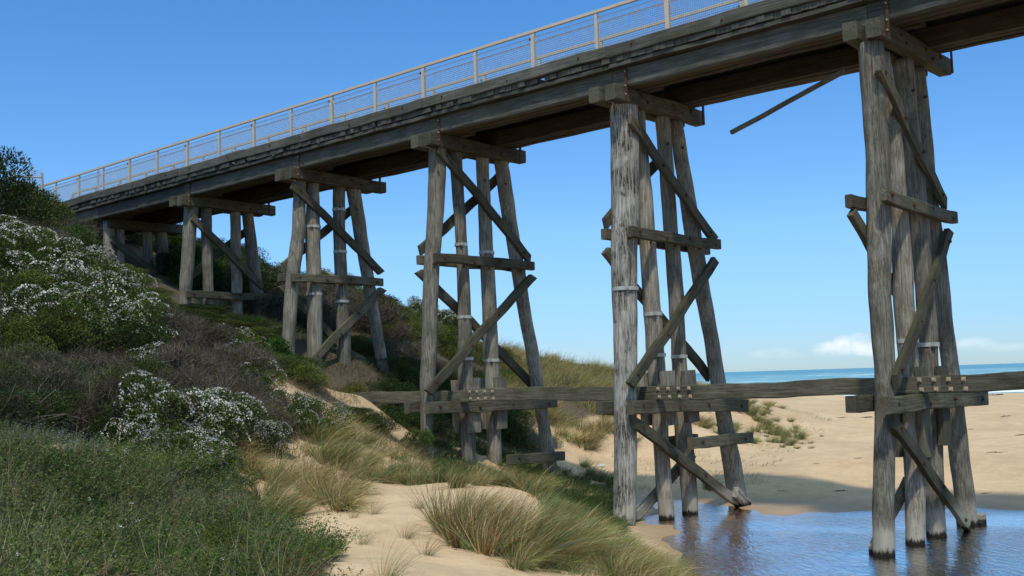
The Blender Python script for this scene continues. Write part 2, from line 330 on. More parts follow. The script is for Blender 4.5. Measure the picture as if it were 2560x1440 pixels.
tag(sea, 'teal sea with small whitecaps out to the horizon', None, None, 'structure')
# ------------------------------------------------------------------ the timber trestle bridge
# piles: bent number and (across, height, radius) up the pile; braces: part, face of the bent, ends (across, height)
PILES = {
 'A1': [(0.33, 6.13, 0.24), (0.33, 4.97, 0.224), (0.37, 3.91, 0.227), (0.28, 2.75, 0.229), (0.03, 1.25, 0.207), (0.08, 0.67, 0.21), (0.07, -0.06, 0.187), (-0.19, -1.71, 0.191), (-0.36, -2.82, 0.196), (-0.45, -3.42, 0.195)],
 'A2': [(0.83, 6.04, 0.193), (1.11, 4.8, 0.198), (1.22, 3.69, 0.182), (1.3, 2.84, 0.162), (1.33, 1.92, 0.202), (1.3, 0.99, 0.201), (1.32, 0.23, 0.192), (1.26, -1.83, 0.202), (1.05, -3.34, 0.18)],
 'A3': [(2.03, 6.17, 0.206), (2.18, 4.81, 0.206), (2.22, 3.68, 0.201), (2.31, 2.93, 0.201), (2.37, 1.66, 0.188), (2.44, 0.7, 0.196), (2.34, -1.6, 0.182), (2.16, -3.37, 0.191)],
 'A4': [(2.74, 6.1, 0.181), (2.96, 4.42, 0.177), (3.16, 3.01, 0.173), (3.33, 2.03, 0.169), (3.43, 0.71, 0.173), (3.61, -0.11, 0.174), (3.77, -1.37, 0.204), (3.91, -2.36, 0.2), (4.01, -3.33, 0.212)],
 'B1': [(0.69, 6.32, 0.333), (0.66, 5.08, 0.327), (0.61, 3.97, 0.32), (0.51, 2.88, 0.304), (0.46, 1.78, 0.289), (0.41, 0.94, 0.274), (0.32, -0.17, 0.263), (0.24, -1.57, 0.261), (0.13, -2.94, 0.25), (0.1, -3.43, 0.249)],
 'B2': [(1.31, 6.3, 0.177), (1.34, 4.8, 0.2), (1.43, 3.87, 0.2), (1.49, 2.69, 0.199), (1.53, 1.82, 0.209), (1.62, 0.95, 0.218), (1.63, 0.23, 0.218), (1.68, -1.67, 0.183), (1.73, -2.76, 0.192), (1.78, -3.45, 0.183)],
 'B3': [(2.34, 6.26, 0.182), (2.49, 4.55, 0.182), (2.5, 3.39, 0.177), (2.55, 2.75, 0.191), (2.61, 1.86, 0.196), (2.62, 0.96, 0.181), (2.64, 0.22, 0.185), (2.72, -1.74, 0.218), (2.83, -2.87, 0.194), (2.83, -3.46, 0.189)],
 'B4': [(2.92, 6.23, 0.175), (3.21, 5.03, 0.186), (3.45, 3.87, 0.217), (3.7, 2.83, 0.208), (3.86, 1.91, 0.203), (4.12, 0.98, 0.189), (4.33, 0.04, 0.199), (4.62, -1.27, 0.2), (4.91, -2.28, 0.242), (5.14, -3.41, 0.248)],
 'C1': [(0.62, 6.41, 0.245), (0.51, 5.23, 0.238), (0.42, 4.13, 0.221), (0.27, 3.04, 0.214), (0.19, 1.97, 0.213), (0.12, 0.98, 0.206), (-0.01, -0.07, 0.21), (-0.07, -1.11, 0.157), (-0.1, -1.97, 0.135)],
 'C2': [(1.29, 6.36, 0.177), (1.37, 4.96, 0.166), (1.4, 3.85, 0.16), (1.46, 2.75, 0.176), (1.48, 1.35, 0.192), (1.46, 0.25, 0.208), (1.48, -1.55, 0.207), (1.47, -2.27, 0.195)],
 'C3': [(2.37, 6.32, 0.188), (2.41, 5.08, 0.182), (2.44, 3.93, 0.198), (2.46, 2.42, 0.209), (2.48, 1.36, 0.208), (2.51, 0.24, 0.213), (2.54, -1.62, 0.201), (2.53, -2.3, 0.201)],
 'C4': [(3.12, 6.35, 0.203), (3.35, 5.18, 0.221), (3.59, 4.02, 0.204), (3.84, 2.87, 0.205), (4.03, 1.78, 0.187), (4.3, 0.61, 0.194), (4.45, -0.18, 0.194), (4.7, -1.36, 0.183), (5.0, -2.91, 0.225)],
 'D1': [(0.63, 6.28, 0.186), (0.51, 4.62, 0.21), (0.34, 3.68, 0.214), (0.19, 2.28, 0.207), (0.08, 0.77, 0.199)],
 'D2': [(1.12, 6.34, 0.188), (1.08, 4.66, 0.237), (1.08, 3.72, 0.231), (1.1, 2.31, 0.236), (1.09, 0.76, 0.229)],
 'D3': [(2.14, 6.29, 0.199), (2.14, 4.75, 0.198), (2.17, 3.79, 0.204), (2.2, 2.34, 0.21), (2.22, 0.63, 0.228)],
 'D4': [(2.74, 6.3, 0.234), (3.01, 4.82, 0.222), (3.23, 3.85, 0.209), (3.51, 2.38, 0.19), (3.88, 0.41, 0.184)],
 'E1': [(0.58, 6.26, 0.244), (0.48, 5.03, 0.229), (0.36, 3.87, 0.221), (0.31, 2.9, 0.206)],
 'E2': [(1.19, 6.28, 0.19), (1.19, 5.08, 0.19), (1.23, 3.91, 0.182), (1.23, 2.72, 0.182)],
 'E3': [(2.34, 6.23, 0.188), (2.38, 4.78, 0.187), (2.41, 3.57, 0.194), (2.41, 2.61, 0.186)],
 'E4': [(2.9, 6.25, 0.204), (3.06, 4.83, 0.219), (3.23, 3.61, 0.241), (3.41, 2.41, 0.234)],
 'F1': [(1.0, 6.44, 0.21), (1.01, 5.53, 0.218), (1.0, 4.9, 0.225)],
 'F2': [(1.45, 6.42, 0.165), (1.46, 5.56, 0.173), (1.46, 4.85, 0.188)],
 'F3': [(2.6, 6.42, 0.176), (2.61, 5.65, 0.184), (2.62, 4.68, 0.192)],
 'F4': [(3.21, 6.46, 0.227), (3.26, 5.69, 0.243), (3.31, 4.72, 0.259)],
}
BRACES = {
 'A': [('diagonal_brace', 1, -0.04, 5.73, 3.11, 3.39), ('cross_beam', 1, -0.18, 3.2, 3.61, 3.1), ('diagonal_brace', 1, 3.33, 2.81, -0.1, -0.28), ('girt', 1, -0.77, -0.68, 4.62, -0.71), ('diagonal_brace', 1, -0.4, -0.97, 3.21, -3.27), ('cross_beam', -1, -0.42, 3.15, 4.12, 3.1), ('diagonal_brace', -1, -0.38, 2.91, 2.01, 1.19), ('girt', -1, -0.8, -0.66, 4.39, -0.76), ('diagonal_brace', -1, 1.5, -2.31, -0.34, -3.4)],
 'B': [('diagonal_brace', 1, 0.4, 5.86, 3.93, 3.35), ('cross_beam', 1, 0.25, 3.24, 4.11, 3.22), ('diagonal_brace', 1, 3.96, 2.82, 0.01, -0.22), ('girt', 1, -0.07, -0.7, 5.02, -0.85), ('diagonal_brace', 1, 0.06, -1.04, 4.63, -3.35), ('short_beam', 1, 2.32, -1.68, 5.23, -1.68), ('diagonal_brace', -1, 0.14, 3.48, 2.79, 5.49), ('cross_beam', -1, 0.09, 3.24, 4.69, 3.2), ('diagonal_brace', -1, 0.13, 2.85, 4.4, -0.09), ('girt', -1, -0.25, -0.7, 4.93, -0.85), ('diagonal_brace', -1, 0.7, -3.35, 3.47, -2.01), ('short_beam', -1, 2.37, -1.64, 3.68, -1.68)],
 'C': [('diagonal_brace', 1, 0.35, 6.23, 4.0, 3.46), ('cross_beam', 1, 0.12, 3.24, 4.13, 3.29), ('diagonal_brace', 1, 4.1, 2.97, -0.25, -0.28), ('girt', 1, -0.31, -0.69, 4.88, -0.75), ('short_beam', 1, 2.77, -2.23, 5.17, -2.33), ('diagonal_brace', -1, 0.11, 3.48, 3.42, 5.94), ('cross_beam', -1, 0.05, 3.26, 4.37, 3.25), ('diagonal_brace', -1, 0.04, 2.94, 4.57, -0.18), ('girt', -1, -0.48, -0.66, 4.72, -0.77)],
 'D': [('diagonal_brace', 1, 0.13, 6.12, 3.67, 3.59), ('cross_beam', 1, 0.05, 3.24, 3.69, 3.3), ('diagonal_brace', 1, 3.7, 3.06, 0.76, 0.69), ('diagonal_brace', -1, 0.06, 3.61, 3.09, 5.82), ('cross_beam', -1, -0.04, 3.28, 3.54, 3.33), ('diagonal_brace', -1, 0.02, 3.03, 3.22, 0.56)],
 'E': [('diagonal_brace', 1, 0.43, 5.9, 3.33, 3.62), ('cross_beam', 1, 0.23, 3.2, 3.66, 3.25), ('diagonal_brace', 1, 3.61, 3.04, 2.98, 2.65), ('diagonal_brace', -1, 0.61, 3.83, 2.92, 5.65)],
 'F': [('diagonal_brace', 1, 0.7, 5.85, 2.75, 4.5)],
}
SP = 6.1
bridge = link('trestle_bridge', None, loc=(0, 0, 0))
tag(bridge, 'weathered grey timber trestle footbridge on splayed piles with a beige mesh railing', 'bridge')
def wob(u, ph, a): return a*(sin(1.3*u+ph)+.6*sin(3.1*u+2.1*ph)+.35*sin(7.7*u+.7*ph))
def pile(k, rows, mat, ph):
    rows = sorted(rows, key=lambda r: r[1]); zs = np.array([r[1] for r in rows]); ys = np.array([r[0] for r in rows]); rs = np.array([r[2] for r in rows])
    x0 = -SP*k; y0 = ys[0]
    zb = zs[0]-.9; n = max(10, int((zs[-1]-zb)/.16)); N = 26; V = []; Fc = []
    for j in range(n+1):
        z = zb+(zs[-1]+.12-zb)*j/n
        y = np.interp(z, zs, ys)+wob(z, ph, .006) if z > zs[0] else ys[0]+(ys[0]-ys[1])/(zs[0]-zs[1])*(z-zs[0])
        r = np.interp(z, zs, rs); xo = wob(z*.8, ph+2, .012)
        for i in range(N):
            t = 2*pi*i/N
            q = r*(1+.025*sin(3*t+ph+z*.2)+.02*sin(5*t+2*ph-z*.35)+.012*sin(9*t+z*.9+ph)+wob(z+t, ph, .006))
            V.append((xo+q*cos(t), y-y0+q*sin(t), z-zb))
    for j in range(n):
        for i in range(N): a = j*N+i; b = j*N+(i+1) % N; Fc.append((a, b, b+N, a+N))
    Fc.append(tuple(range(N-1, -1, -1))); Fc.append(tuple(range(n*N, n*N+N)))
    o = link('pile', mesh('pile', V, Fc, mat), bridge, (x0, y0, zb))
    me = o.data; sm = np.ones(len(me.polygons), dtype=bool); sm[-2:] = False; me.polygons.foreach_set('use_smooth', sm)
    def centre(z): return (np.interp(z, zs, ys), np.interp(z, zs, rs))
    return o, centre, (x0, y0, zb)
def band(o, org, centre, z):
    y, r = centre(z); x0, y0, zb = org; r += .014; V = []; Fc = []; N = 26; h = .042
    for zz, rr in ((z-h, r-.02), (z-h, r), (z+h, r), (z+h, r-.02)):
        for i in range(N): t = 2*pi*i/N; V.append((1.02*rr*cos(t), y-y0+1.02*rr*sin(t), zz-zb))
    for j in range(3):
        for i in range(N): a = j*N+i; b = j*N+(i+1) % N; Fc.append((a, b, b+N, a+N))
    k = len(V); m = MB(); m.v = V; m.f = Fc   # the clamp ears and bolt
    yy = y-y0-r*.75; m.box(r*.62, r*.62+.07, yy-.05, yy+.02, z-zb-h*.9, z-zb+h*.9)
    m.build('steel_band', STEEL, o)
def timber(name, a, b, wd, ht, out, mat, parent, ph=0.0, cuts=(0, 0), rough=.006):
    'timber from a to b; wd is its size along out, ht its size across; ends can be cut on a slant; returns the part'
    a = Vector(a); b = Vector(b); ax = (b-a); L = ax.length; ax.normalize(); o_ = Vector(out); o_ = (o_-ax*o_.dot(ax)).normalized(); c = ax.cross(o_)
    n = max(2, int(L/.22)); e = .07; W = wd/2; H = ht/2
    prof = [(-W, -H+e*ht), (-W+e*wd, -H), (W-e*wd, -H), (W, -H+e*ht), (W, H-e*ht), (W-e*wd, H), (-W+e*wd, H), (-W, H-e*ht)]
    V = []; Fc = []
    for j in range(n+1):
        t = j/n; z = L*t
        for q, (x, y) in enumerate(prof):
            s = 1+wob(z*1.7+q*.5, ph+q, rough); zz = z
            if j == 0: zz += cuts[0]*y
            if j == n: zz += cuts[1]*y
            V.append((x*s+wob(z, ph+1, rough*.8), y*s+wob(z*.9, ph+3, rough*1.2), zz))
    for j in range(n):
        for q in range(8): p = j*8+q; r = j*8+(q+1) % 8; Fc.append((p, r, r+8, p+8))
    Fc += [tuple(range(7, -1, -1)), tuple(range(n*8, n*8+8))]
    M = Matrix(((o_.x, c.x, ax.x, a.x), (o_.y, c.y, ax.y, a.y), (o_.z, c.z, ax.z, a.z), (0, 0, 0, 1)))
    return link(name, mesh(name, V, Fc, mat), parent, M=M)
def bolts(o, L, wd, side, ts, off=0.0, mat=None, r=.028, plate=None):
    'nuts and washers on the outer face of a timber, in its own coordinates'
    for i, t in enumerate(ts):
        m = MB(); x = side*wd/2; y = off*(1 if i % 2 else -1); z = L*t
        if plate: m.box(min(x, x+side*.012), max(x, x+side*.012), y-plate, y+plate, z-plate, z+plate)
        m.bar((x, y, z), (x+side*.035, y, z), r, 6)
        if not plate: m.bar((x-side*.002, y, z), (x+side*.008, y, z), r*1.7, 8)
        m.build('bolt_plate' if plate else 'bolt', mat or RUST, o)
BANDS = {'C2': (3.72, 1.72, .58), 'C3': (3.57, .53), 'B1': (1.97,), 'B2': (1.42, .45), 'B3': (.41,), 'D2': (4.91, 2.8), 'D3': (5.56, 4.2, 2.61), 'A3': (.43,), 'A2': (.5,)}
piles_ = {}
for i, (nm, rows) in enumerate(PILES.items()):
    k = 'ABCDEF'.index(nm[0])
    if nm[0] == 'F': rows = [(y-.25, z, r) for y, z, r in rows]+[(rows[-1][0]-.2, 4.0, rows[-1][2])]
    elif nm[0] in 'CDE': rows = rows+[(rows[-1][0]+(rows[-1][0]-rows[-2][0])*.5, rows[-1][1]-.6, rows[-1][2])]
    o, cf, org = pile(k, rows, W_PILE2 if nm in ('B1',) else W_PILE, i*1.7); piles_[nm] = (o, cf, org)
    if nm == 'B1': tag(o, 'thick deeply cracked pale pile with a single steel band')
    for z in BANDS.get(nm, ()): band(o, org, cf, z)
    # bolt heads on the face of the pile
    if k < 4:
        for z in (5.6, 3.1, -.8):
            y, r = cf(z); m = MB(); m.bar((r*.8, y-org[1]-r*.55, z-org[2]), (r*.8+.06, y-org[1]-r*.55-.05, z-org[2]), .028); m.build('bolt', RUST, o)
ph = 0.0
for nm, lst in BRACES.items():
    k = 'ABCDEF'.index(nm); nb = 0
    for (kind, s, y0, z0, y1, z1) in lst:
        if kind == 'girt': wd, ht, off = .20, .31, .31
        elif kind == 'cross_beam': wd, ht, off = .14, .25, .28
        elif kind == 'short_beam': wd, ht, off = .18, .27, .30
        else: wd, ht, off = .115, .25, .27
        if nm in 'DEF': off -= .02
        if nm == 'B' and s > 0: off += .095
        x = -SP*k+s*(off if s > 0 else off); ph += 1.37; L = hypot(y1-y0, z1-z0)
        if kind == 'diagonal_brace':   # the ends are sawn level or plumb
            if abs(z1-z0) > 2.6: dz = .06 if (kind == 'diagonal_brace' and s > 0) else 0
            cz = (y1-y0)/max(.4, abs(z1-z0)); cuts = (R.choice((.35, .6)), R.choice((-.5, .45)))
        else: cuts = (0, 0)
        o = timber(kind, (x, y0, z0), (x, y1, z1), wd, ht, (s, 0, 0), W_BEAM, bridge, ph, cuts, .012)
        if s > 0:
            ts = (.07, .36, .62, .93) if kind != 'short_beam' else (.15, .85)
            bolts(o, L, wd, 1, ts, .03)
        if nm == 'D' and kind == 'cross_beam' and s > 0: tag(o, 'cross beam split lengthways')
# foot block on the fourth brace of the second bent and at the outer pile of the nearest bent
o = timber('foot_block', (-6.1+.49, 4.15, -2.98), (-6.1+.49, 4.78, -3.38), .15, .28, (1, 0, 0), W_PILE2, bridge, 3)
o = timber('foot_block', (.12, 4.1, -3.30), (.12, 4.42, -3.30), .3, .26, (1, 0, 0), W_BEAM, bridge, 4)
# cheek timbers bolted on the middle piles where they are spliced
for nm, zt_, zb_ in (('A2', -.02, -1.75), ('A3', -.02, -1.60), ('B2', .07, -1.20), ('B3', .07, -1.18), ('C2', .05, -1.42), ('C3', .05, -1.38)):
    o_, cf, org = piles_[nm]
    for s, dy in ((1, .03), (-1, -.06)):
        ya, ra = cf(zt_); yb, rb = cf(zb_); x = org[0]+s*(ra+.035); ph += 1
        t = timber('splice_cheek', (x, yb+dy, zb_), (x, ya+dy, zt_-.04*(s < 0)), .13, (.42 if nm[0] != 'B' else .50), (s, 0, 0), W_BEAM if nm[0] == 'A' else W_PILE, bridge, ph, rough=.012)
# double caps over every bent
CAPS = {0: -.02, 1: -.1, 2: 0, 3: 0, 4: .0, 5: .62, -1: 0}
for k in (-1, 0, 1, 2, 3, 4, 5):
    for s in (1, -1):
        ph += 2.3; x = -SP*k+s*.215; ya = CAPS[k]+(.0 if s > 0 else -.06); yb = ya+3.86+(.0 if s > 0 else -.2)-(.45 if k == 5 else 0)
        o = timber('cap_beam', (x, ya, 6.45), (x, yb, 6.45), .29, .36, (1, 0, 0), W_CAP, bridge, ph, rough=.010)
        if s > 0: bolts(o, yb-ya, .29, 1, (.27, .33, .62, .72, .83), .06, r=.03)
    if k < 5:   # iron strap tying the stringers to the cap, and a packing block
        m = MB(); m.box(-SP*k+.37, -SP*k+.43, .262, .276, 6.28, 7.02); st = m.build('iron_strap', RUST, bridge)
        [MB().bar((-SP*k+.395, .264, z), (-SP*k+.395, .24, z), .018).build('bolt', PLATE, st) for z in (6.42, 6.62, 6.95)]
        timber('iron_hook', (-SP*k+.5, 3.46, 6.2), (-SP*k+.5, 3.46, 6.75), .03, .08, (1, 0, 0), RUST, bridge, ph, rough=.0)
# a bent beyond the right of the view
for y0, z1, lean in ((.35, 6.3, -.09), (1.3, 6.3, .0), (2.3, 6.3, .02), (2.9, 6.3, .12)):
    pile(-1, [(y0+lean*(6.3-z), z, .21) for z in (6.2, 3, 0, -3.4)], W_PILE, y0)
# long walers low on the bents, spliced with rows of square washer plates
WAL = [(-17.6, -.50), (-9.3, -.42), (-4.6, -.43), (-1.45+.9, -.38), (1.0, -.33), (7.5, -.24)]
segs = [((-17.8, -.46), (-9.9, -.40)), ((-9.9, -.41), (-5.15, -.42)), ((-5.15, -.42), (.78, -.36)), ((.78, -.345), (7.4, -.20))]
for i, ((xa, za), (xb, zb2)) in enumerate(segs):
    o = timber('waler', (xa, .87, za), (xb, .87, zb2), .15, .33, (0, -1, 0), W_BEAM, bridge, 5+i*2.2, rough=.014)
    L = hypot(xb-xa, zb2-za)
    if i == 1: pass
for xs, zc in ((-11.0, -.40), (-5.1, -.42), (.8, -.35)):
    for row, dx in ((.09, .0), (-.09, .03)):
        for q in range(4):
            x = xs-.42+q*.27+dx; m = MB(); m.box(x-.04, x+.04, .778, .792, zc+row-.04, zc+row+.04); m.bar((x, .78, zc+row), (x, .745, zc+row), .024); m.build('bolt_plate', PLATE, bridge)
# stringers span by span
for k in range(-1, 7):
    xa, xb = -SP*k+SP+.0, -SP*k
    if k == 6: xb = -37.0
    for j, y in enumerate((.40, .64, .88, 2.75, 2.99, 3.23)):
        ph += .7; zc = 6.845-.01*((k+j) % 2)
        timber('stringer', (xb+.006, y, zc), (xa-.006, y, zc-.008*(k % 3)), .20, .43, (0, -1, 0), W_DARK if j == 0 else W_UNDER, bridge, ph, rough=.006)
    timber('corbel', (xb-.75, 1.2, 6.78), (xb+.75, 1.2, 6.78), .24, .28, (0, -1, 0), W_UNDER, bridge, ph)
    timber('edge_board', (xb+.01, .34, 7.115), (xa-.01, .34, 7.105), .40, .105, (0, -1, 0), W_DARK, bridge, ph+1, rough=.006)
    timber('edge_board', (xb+.01, 3.2, 7.115), (xa-.01, 3.2, 7.105), .40, .105, (0, -1, 0), W_DARK, bridge, ph+2, rough=.012)
    # heavy kerb timbers with worn lower edges
    xm = (xa+xb)/2+R.uniform(-.6, .6)
    o = timber('kerb_beam', (xb+.006, .17, 7.455), (xa-.006, .17, 7.46), .22, .275, (0, -1, 0), W_DARK, bridge, ph+4, rough=.009)
    bolts(o, xa-xb, .22, 1, (.12, .5, .87), .03, r=.018)
    timber('kerb_beam', (xb+.006, 3.38, 7.455), (xa-.006, 3.38, 7.46), .22, .275, (0, -1, 0), W_DARK, bridge, ph+5, rough=.009)
# deck planks: ends ragged, some short or rotted away at the near edge
m = MB(); x = 12.1; i = 0
while x > -37:
    wdt = R.uniform(.17, .23); y0 = R.choice((.09, .10, .12, .13, .11, .16)); z0 = 7.178+R.uniform(0, .015)
    if R.random() < .04: y0 = R.uniform(.45, .7)
    m.box(x-wdt+R.uniform(.002, .008), x, y0, 3.45+R.uniform(-.05, .06), z0, 7.305+R.uniform(-.006, .006)); x -= wdt
o = m.build('deck_planking', W_DARK, bridge)
# scraps of broken timber hanging in the gap under the kerb
for q in range(14):
    x = R.uniform(-30, 2); m = MB(); wdt = R.uniform(.05, .14); m.box(x, x+wdt, R.uniform(.05, .10), .3, 7.17+R.uniform(-.05, .02), 7.17+R.uniform(.09, .13)); m.build('broken_plank_end', W_DARK, bridge)
# loose plank hanging under the right span
o = timber('hanging_plank', (-3.75, 1.5, 5.36), (-1.0, 1.5, 6.20), .10, .085, (0, -1, 0), W_BEAM, bridge, 9); tag(o, 'loose plank hanging down from the deck underside')

# ------------------------------------------------------------------ railing on both sides
ZT = 8.63
def railing(y, near):
    xs = [1.32+1.98*3-i*1.98 for i in range(24)] if near else [8.6-i*2.05 for i in range(23)]
    xs = [x for x in xs if x > -37.3]
    for i, x in enumerate(xs):
        thick = (i % 2 == 0); h = .060 if thick else .036; d = .035
        m = MB(); m.box(x-h, x+h, y-d, y+d, 7.31 if near else 7.31, ZT-.035); o = m.build('railing_post', PAINT, bridge)
        if thick:
            m = MB(); m.box(x-.09, x-.05, y-.06, y-.035, ZT-.22, ZT-.15); m.build('bracket', RUST, o)
    m = MB(); m.box(xs[-1], xs[0], y-.05, y+.03, ZT-.035, ZT+.035); m.build('top_rail', PAINT, bridge)
    m = MB(); m.box(xs[-1], xs[0], y-.028, y+.022, 7.60, 7.645); m.build('bottom_rail', PAINT, bridge)
    for i in range(len(xs)-1):
        a, b = xs[i]-.05, xs[i+1]+.05; L = a-b; mm = MB(); yy = y-.034; r = .0052
        n = int(L/.05)
        for q in range(n+1): xx = b+L*q/n; mm.bar((xx, yy, 7.62), (xx, yy, 8.34), r, 3)
        for q in range(15): z = 7.62+.72*q/14; mm.bar((b, yy-.004, z), (a, yy-.004, z), r*(1.6 if q in (0, 14) else 1), 3)
        for z, dy in ((8.46, -.03), (8.35, .07)): mm.bar((b, yy+dy, z), (a, yy+dy, z), r*1.7, 3)   # rolled top edge
        for q in range(n): xx = b+L*q/n; mm.bar((xx, yy, 8.34), (xx+.03, yy-.03, 8.46), r, 3)
        mm.build('mesh_panel', WIREM, bridge)
railing(.45, True); railing(2.22, False)

# mesh gate frame on the bank behind the left end of the bridge
gate = link('mesh_gate', None, loc=at(76, 500, 47)); tag(gate, 'steel mesh gate panel above the bushes at the far left end of the bridge', 'gate')
def rel(px, py, D): return tuple(np.array(at(px, py, D))-np.array(at(76, 500, 47)))
m = MB(); m.bar(rel(105, 432, 47), rel(112, 540, 47), .045, 8); m.bar(rel(35, 425, 47), rel(38, 545, 47), .045, 8); m.build('gate_post', plain('dull_steel', (.30, .27, .25), .6, .2), gate)
m = MB(); m.bar(rel(38, 441, 47), rel(106, 444, 47), .03, 6); m.build('gate_rail', plain('brown_rail', (.30, .20, .13), .6, .2), gate)
m = MB()
for q in range(15):
    t = q/14; m.bar(rel(36, 421+85*t, 47), rel(107, 427+88*t, 47), .006, 3)
for q in range(26):
    t = q/25; m.bar(rel(36+71*t, 421+6*t, 47), rel(36+72*t, 506+9*t, 47), .006, 3)
m.build('wire_mesh', WIREM, gate)
pp = link('steel_pole', None, loc=(-35.67, 2.95, 7.3)); tag(pp, 'slim grey steel pole taller than the railing at the far left deck end', 'pole')
m = MB(); m.bar((0, 0, 0), (0, 0, 2.45), .045, 8); m.build('pole', plain('grey_pole', (.38, .37, .38), .5, .3), pp); m = MB(); m.bar((0, 0, 2.45), (0, 0, 2.51), .055, 8); m.build('cap', PAINT, pp)
# ------------------------------------------------------------------ plants: prototype meshes, shared by every copy
def unit(a): return a/np.maximum(np.linalg.norm(a, axis=-1, keepdims=True), 1e-9)
def leaf_quads(P, T, L, Wd, C, rng, droop=0.0):
    'rhombic leaves at P along direction T'
    n = len(P); T = unit(T); r = unit(rng.normal(size=(n, 3))); B = unit(np.cross(T, r)); L = np.asarray(L).reshape(-1, 1); Wd = np.asarray(Wd).reshape(-1, 1)
    V = np.stack([P, P+T*L*.45+B*Wd*.5, P+T*L-np.array([0, 0, droop])*L, P+T*L*.45-B*Wd*.5], 1).reshape(-1, 3)
    return V, np.arange(4*n).reshape(n, 4), np.repeat(C, 4, 0)
def ribbons(P0, D, L, w0, C, seg, rng, bend, lean=(0, 0, 0), tipc=None):
    'curved tapering blades from P0 in direction D, bending over by gravity and wind'
    n = len(P0); D = unit(D); side = unit(np.cross(D, rng.normal(size=(n, 3)))); V = np.zeros((n, seg+1, 2, 3)); p = P0.copy(); d = D.copy(); Cc = np.zeros((n, seg+1, 2, 3))
    for j in range(seg+1):
        w_ = w0*(1-j/seg*.85)
        V[:, j, 0] = p-side*w_[:, None]/2; V[:, j, 1] = p+side*w_[:, None]/2
        t = j/seg; c = C if tipc is None else C*(1-t)+tipc*t
        Cc[:, j, 0] = c; Cc[:, j, 1] = c
        d = unit(d+np.array([0, 0, -1.0])*bend[:, None]/seg+np.array(lean)/seg*(.4+t)); p = p+d*(L/seg)[:, None]
    b = np.arange(n)[:, None]*(seg+1)*2+np.arange(seg)[None, :]*2
    F = np.stack([b, b+1, b+3, b+2], -1).reshape(-1, 4)
    return V.reshape(-1, 3), F, Cc.reshape(-1, 3)
def merge(parts):
    V = []; F = []; C = []; M = []; o = 0
    for i, (v, f, c) in enumerate(parts): V.append(v); F.append(f+o); C.append(c); M += [i]*len(f); o += len(v)
    return np.concatenate(V), np.concatenate(F), np.concatenate(C), M
def vary(base, n, rng, v=.25, hue=.10):
    base = np.atleast_2d(np.array(base)); c = base[rng.integers(0, len(base), n)]*rng.uniform(1-v, 1+v, (n, 1))*rng.uniform(1-hue, 1+hue, (n, 3)); return np.clip(c, .004, .95)
def clump_points(n, rng, nc, flat=.75, cr=(.26, .42), low=-.1, spread=.72):
    'points and outward directions on an uneven crown of overlapping clumps, radius about 1'
    cc = unit(rng.normal(size=(nc, 3))); cc[:, 2] = np.abs(cc[:, 2])*flat+rng.uniform(low, .25, nc); cc[:, :2] *= rng.uniform(.35, 1.1, (nc, 1)); cc *= spread; cc[0] = (0, 0, .35)
    r = rng.uniform(*cr, nc); pr = r**2/np.sum(r**2); k = rng.choice(nc, n, p=pr); d = unit(rng.normal(size=(n, 3))+np.array([0, 0, .45])); rad = r[k]*rng.uniform(.35, 1.12, n)**.5
    P = cc[k]+d*rad[:, None]; P[:, 2] = np.maximum(P[:, 2], rng.uniform(-.12, .1, n)); return P, d, k, rad/r[k]
def stems(rng, n, rad, h, w0, col, seg=5, jitter=.5):
    P0 = np.c_[rng.normal(size=(n, 2))*rad*.12, np.full(n, -.15)]; D = np.c_[rng.normal(size=(n, 2))*jitter, np.ones(n)]
    return ribbons(P0, D, rng.uniform(.7, 1.1, n)*h, np.full(n, w0), vary(col, n, rng), seg, rng, rng.uniform(-.1, .5, n))
def trunk_mesh(name, rng, n, h, r0, spread):
    m = MB()
    for i in range(n):
        p = Vector((rng.normal()*.05, rng.normal()*.05, -.25)); d = Vector((rng.normal()*spread, rng.normal()*spread, 1)).normalized(); L = h/4; r = r0*rng.uniform(.6, 1)
        for j in range(5):
            q = p+d*L; m.bar(p, q, r, 5); p = q; r *= .72; d = (d+Vector((rng.normal(), rng.normal(), rng.normal()*.5))*.33).normalized()
    return mesh(name, m.v, m.f, BARK)
BARK = plain('shrub_bark', (.13, .11, .09), .9, 0, .3, 25)

def flowering_proto(seed, n=9000, nf=330, nc=15, green=((.048, .075, .014), (.078, .108, .020), (.030, .048, .010), (.110, .135, .026)), flow=1.0):
    rng = np.random.default_rng(seed); P, d, k, q = clump_points(n, rng, nc, .75, (.20, .40), -.15, .80)
    T = unit(d+rng.normal(size=(n, 3))*.6); L = rng.uniform(.035, .062, n); fol = leaf_quads(P, T, L, L*.42, vary(green, n, rng, .35)*rng.uniform(.6, 1.15, nc)[k][:, None], rng)
    tw = stems(rng, 260, 1, 1.0, .012, (.08, .062, .05), 4, .9)
    me = mesh('foliage', *merge([fol, tw])[:2], [LEAF, TWIG], False, merge([fol, tw])[2], merge([fol, tw])[3])
    out = {'foliage': me, 'branches': trunk_mesh('branches', rng, 7, .9, .03, .5)}
    if nf:
        sel = np.where((q > .93) & (d[:, 2] > -.1) & (P[:, 2] > .12) & ((np.sin(k*2.7)+rng.normal(size=n)*.35) > .05/flow))[0]; sel = rng.choice(sel, min(nf, len(sel)), replace=False)
        m = 9; c = np.repeat(P[sel]+d[sel]*.035, m, 0); dd = np.repeat(d[sel], m, 0); off = rng.normal(size=c.shape); off -= dd*(off*dd).sum(1, keepdims=True); c = c+off*.027
        Tn = unit(off+dd*.5); fl = leaf_quads(c, Tn, rng.uniform(.024, .044, len(c)), rng.uniform(.02, .032, len(c)), vary(((.55, .52, .46), (.42, .39, .32), (.64, .61, .57)), len(c), rng, .15, .03), rng)
        out['flowers'] = mesh('flowers', fl[0], fl[1], PETAL, False, fl[2])
    return out
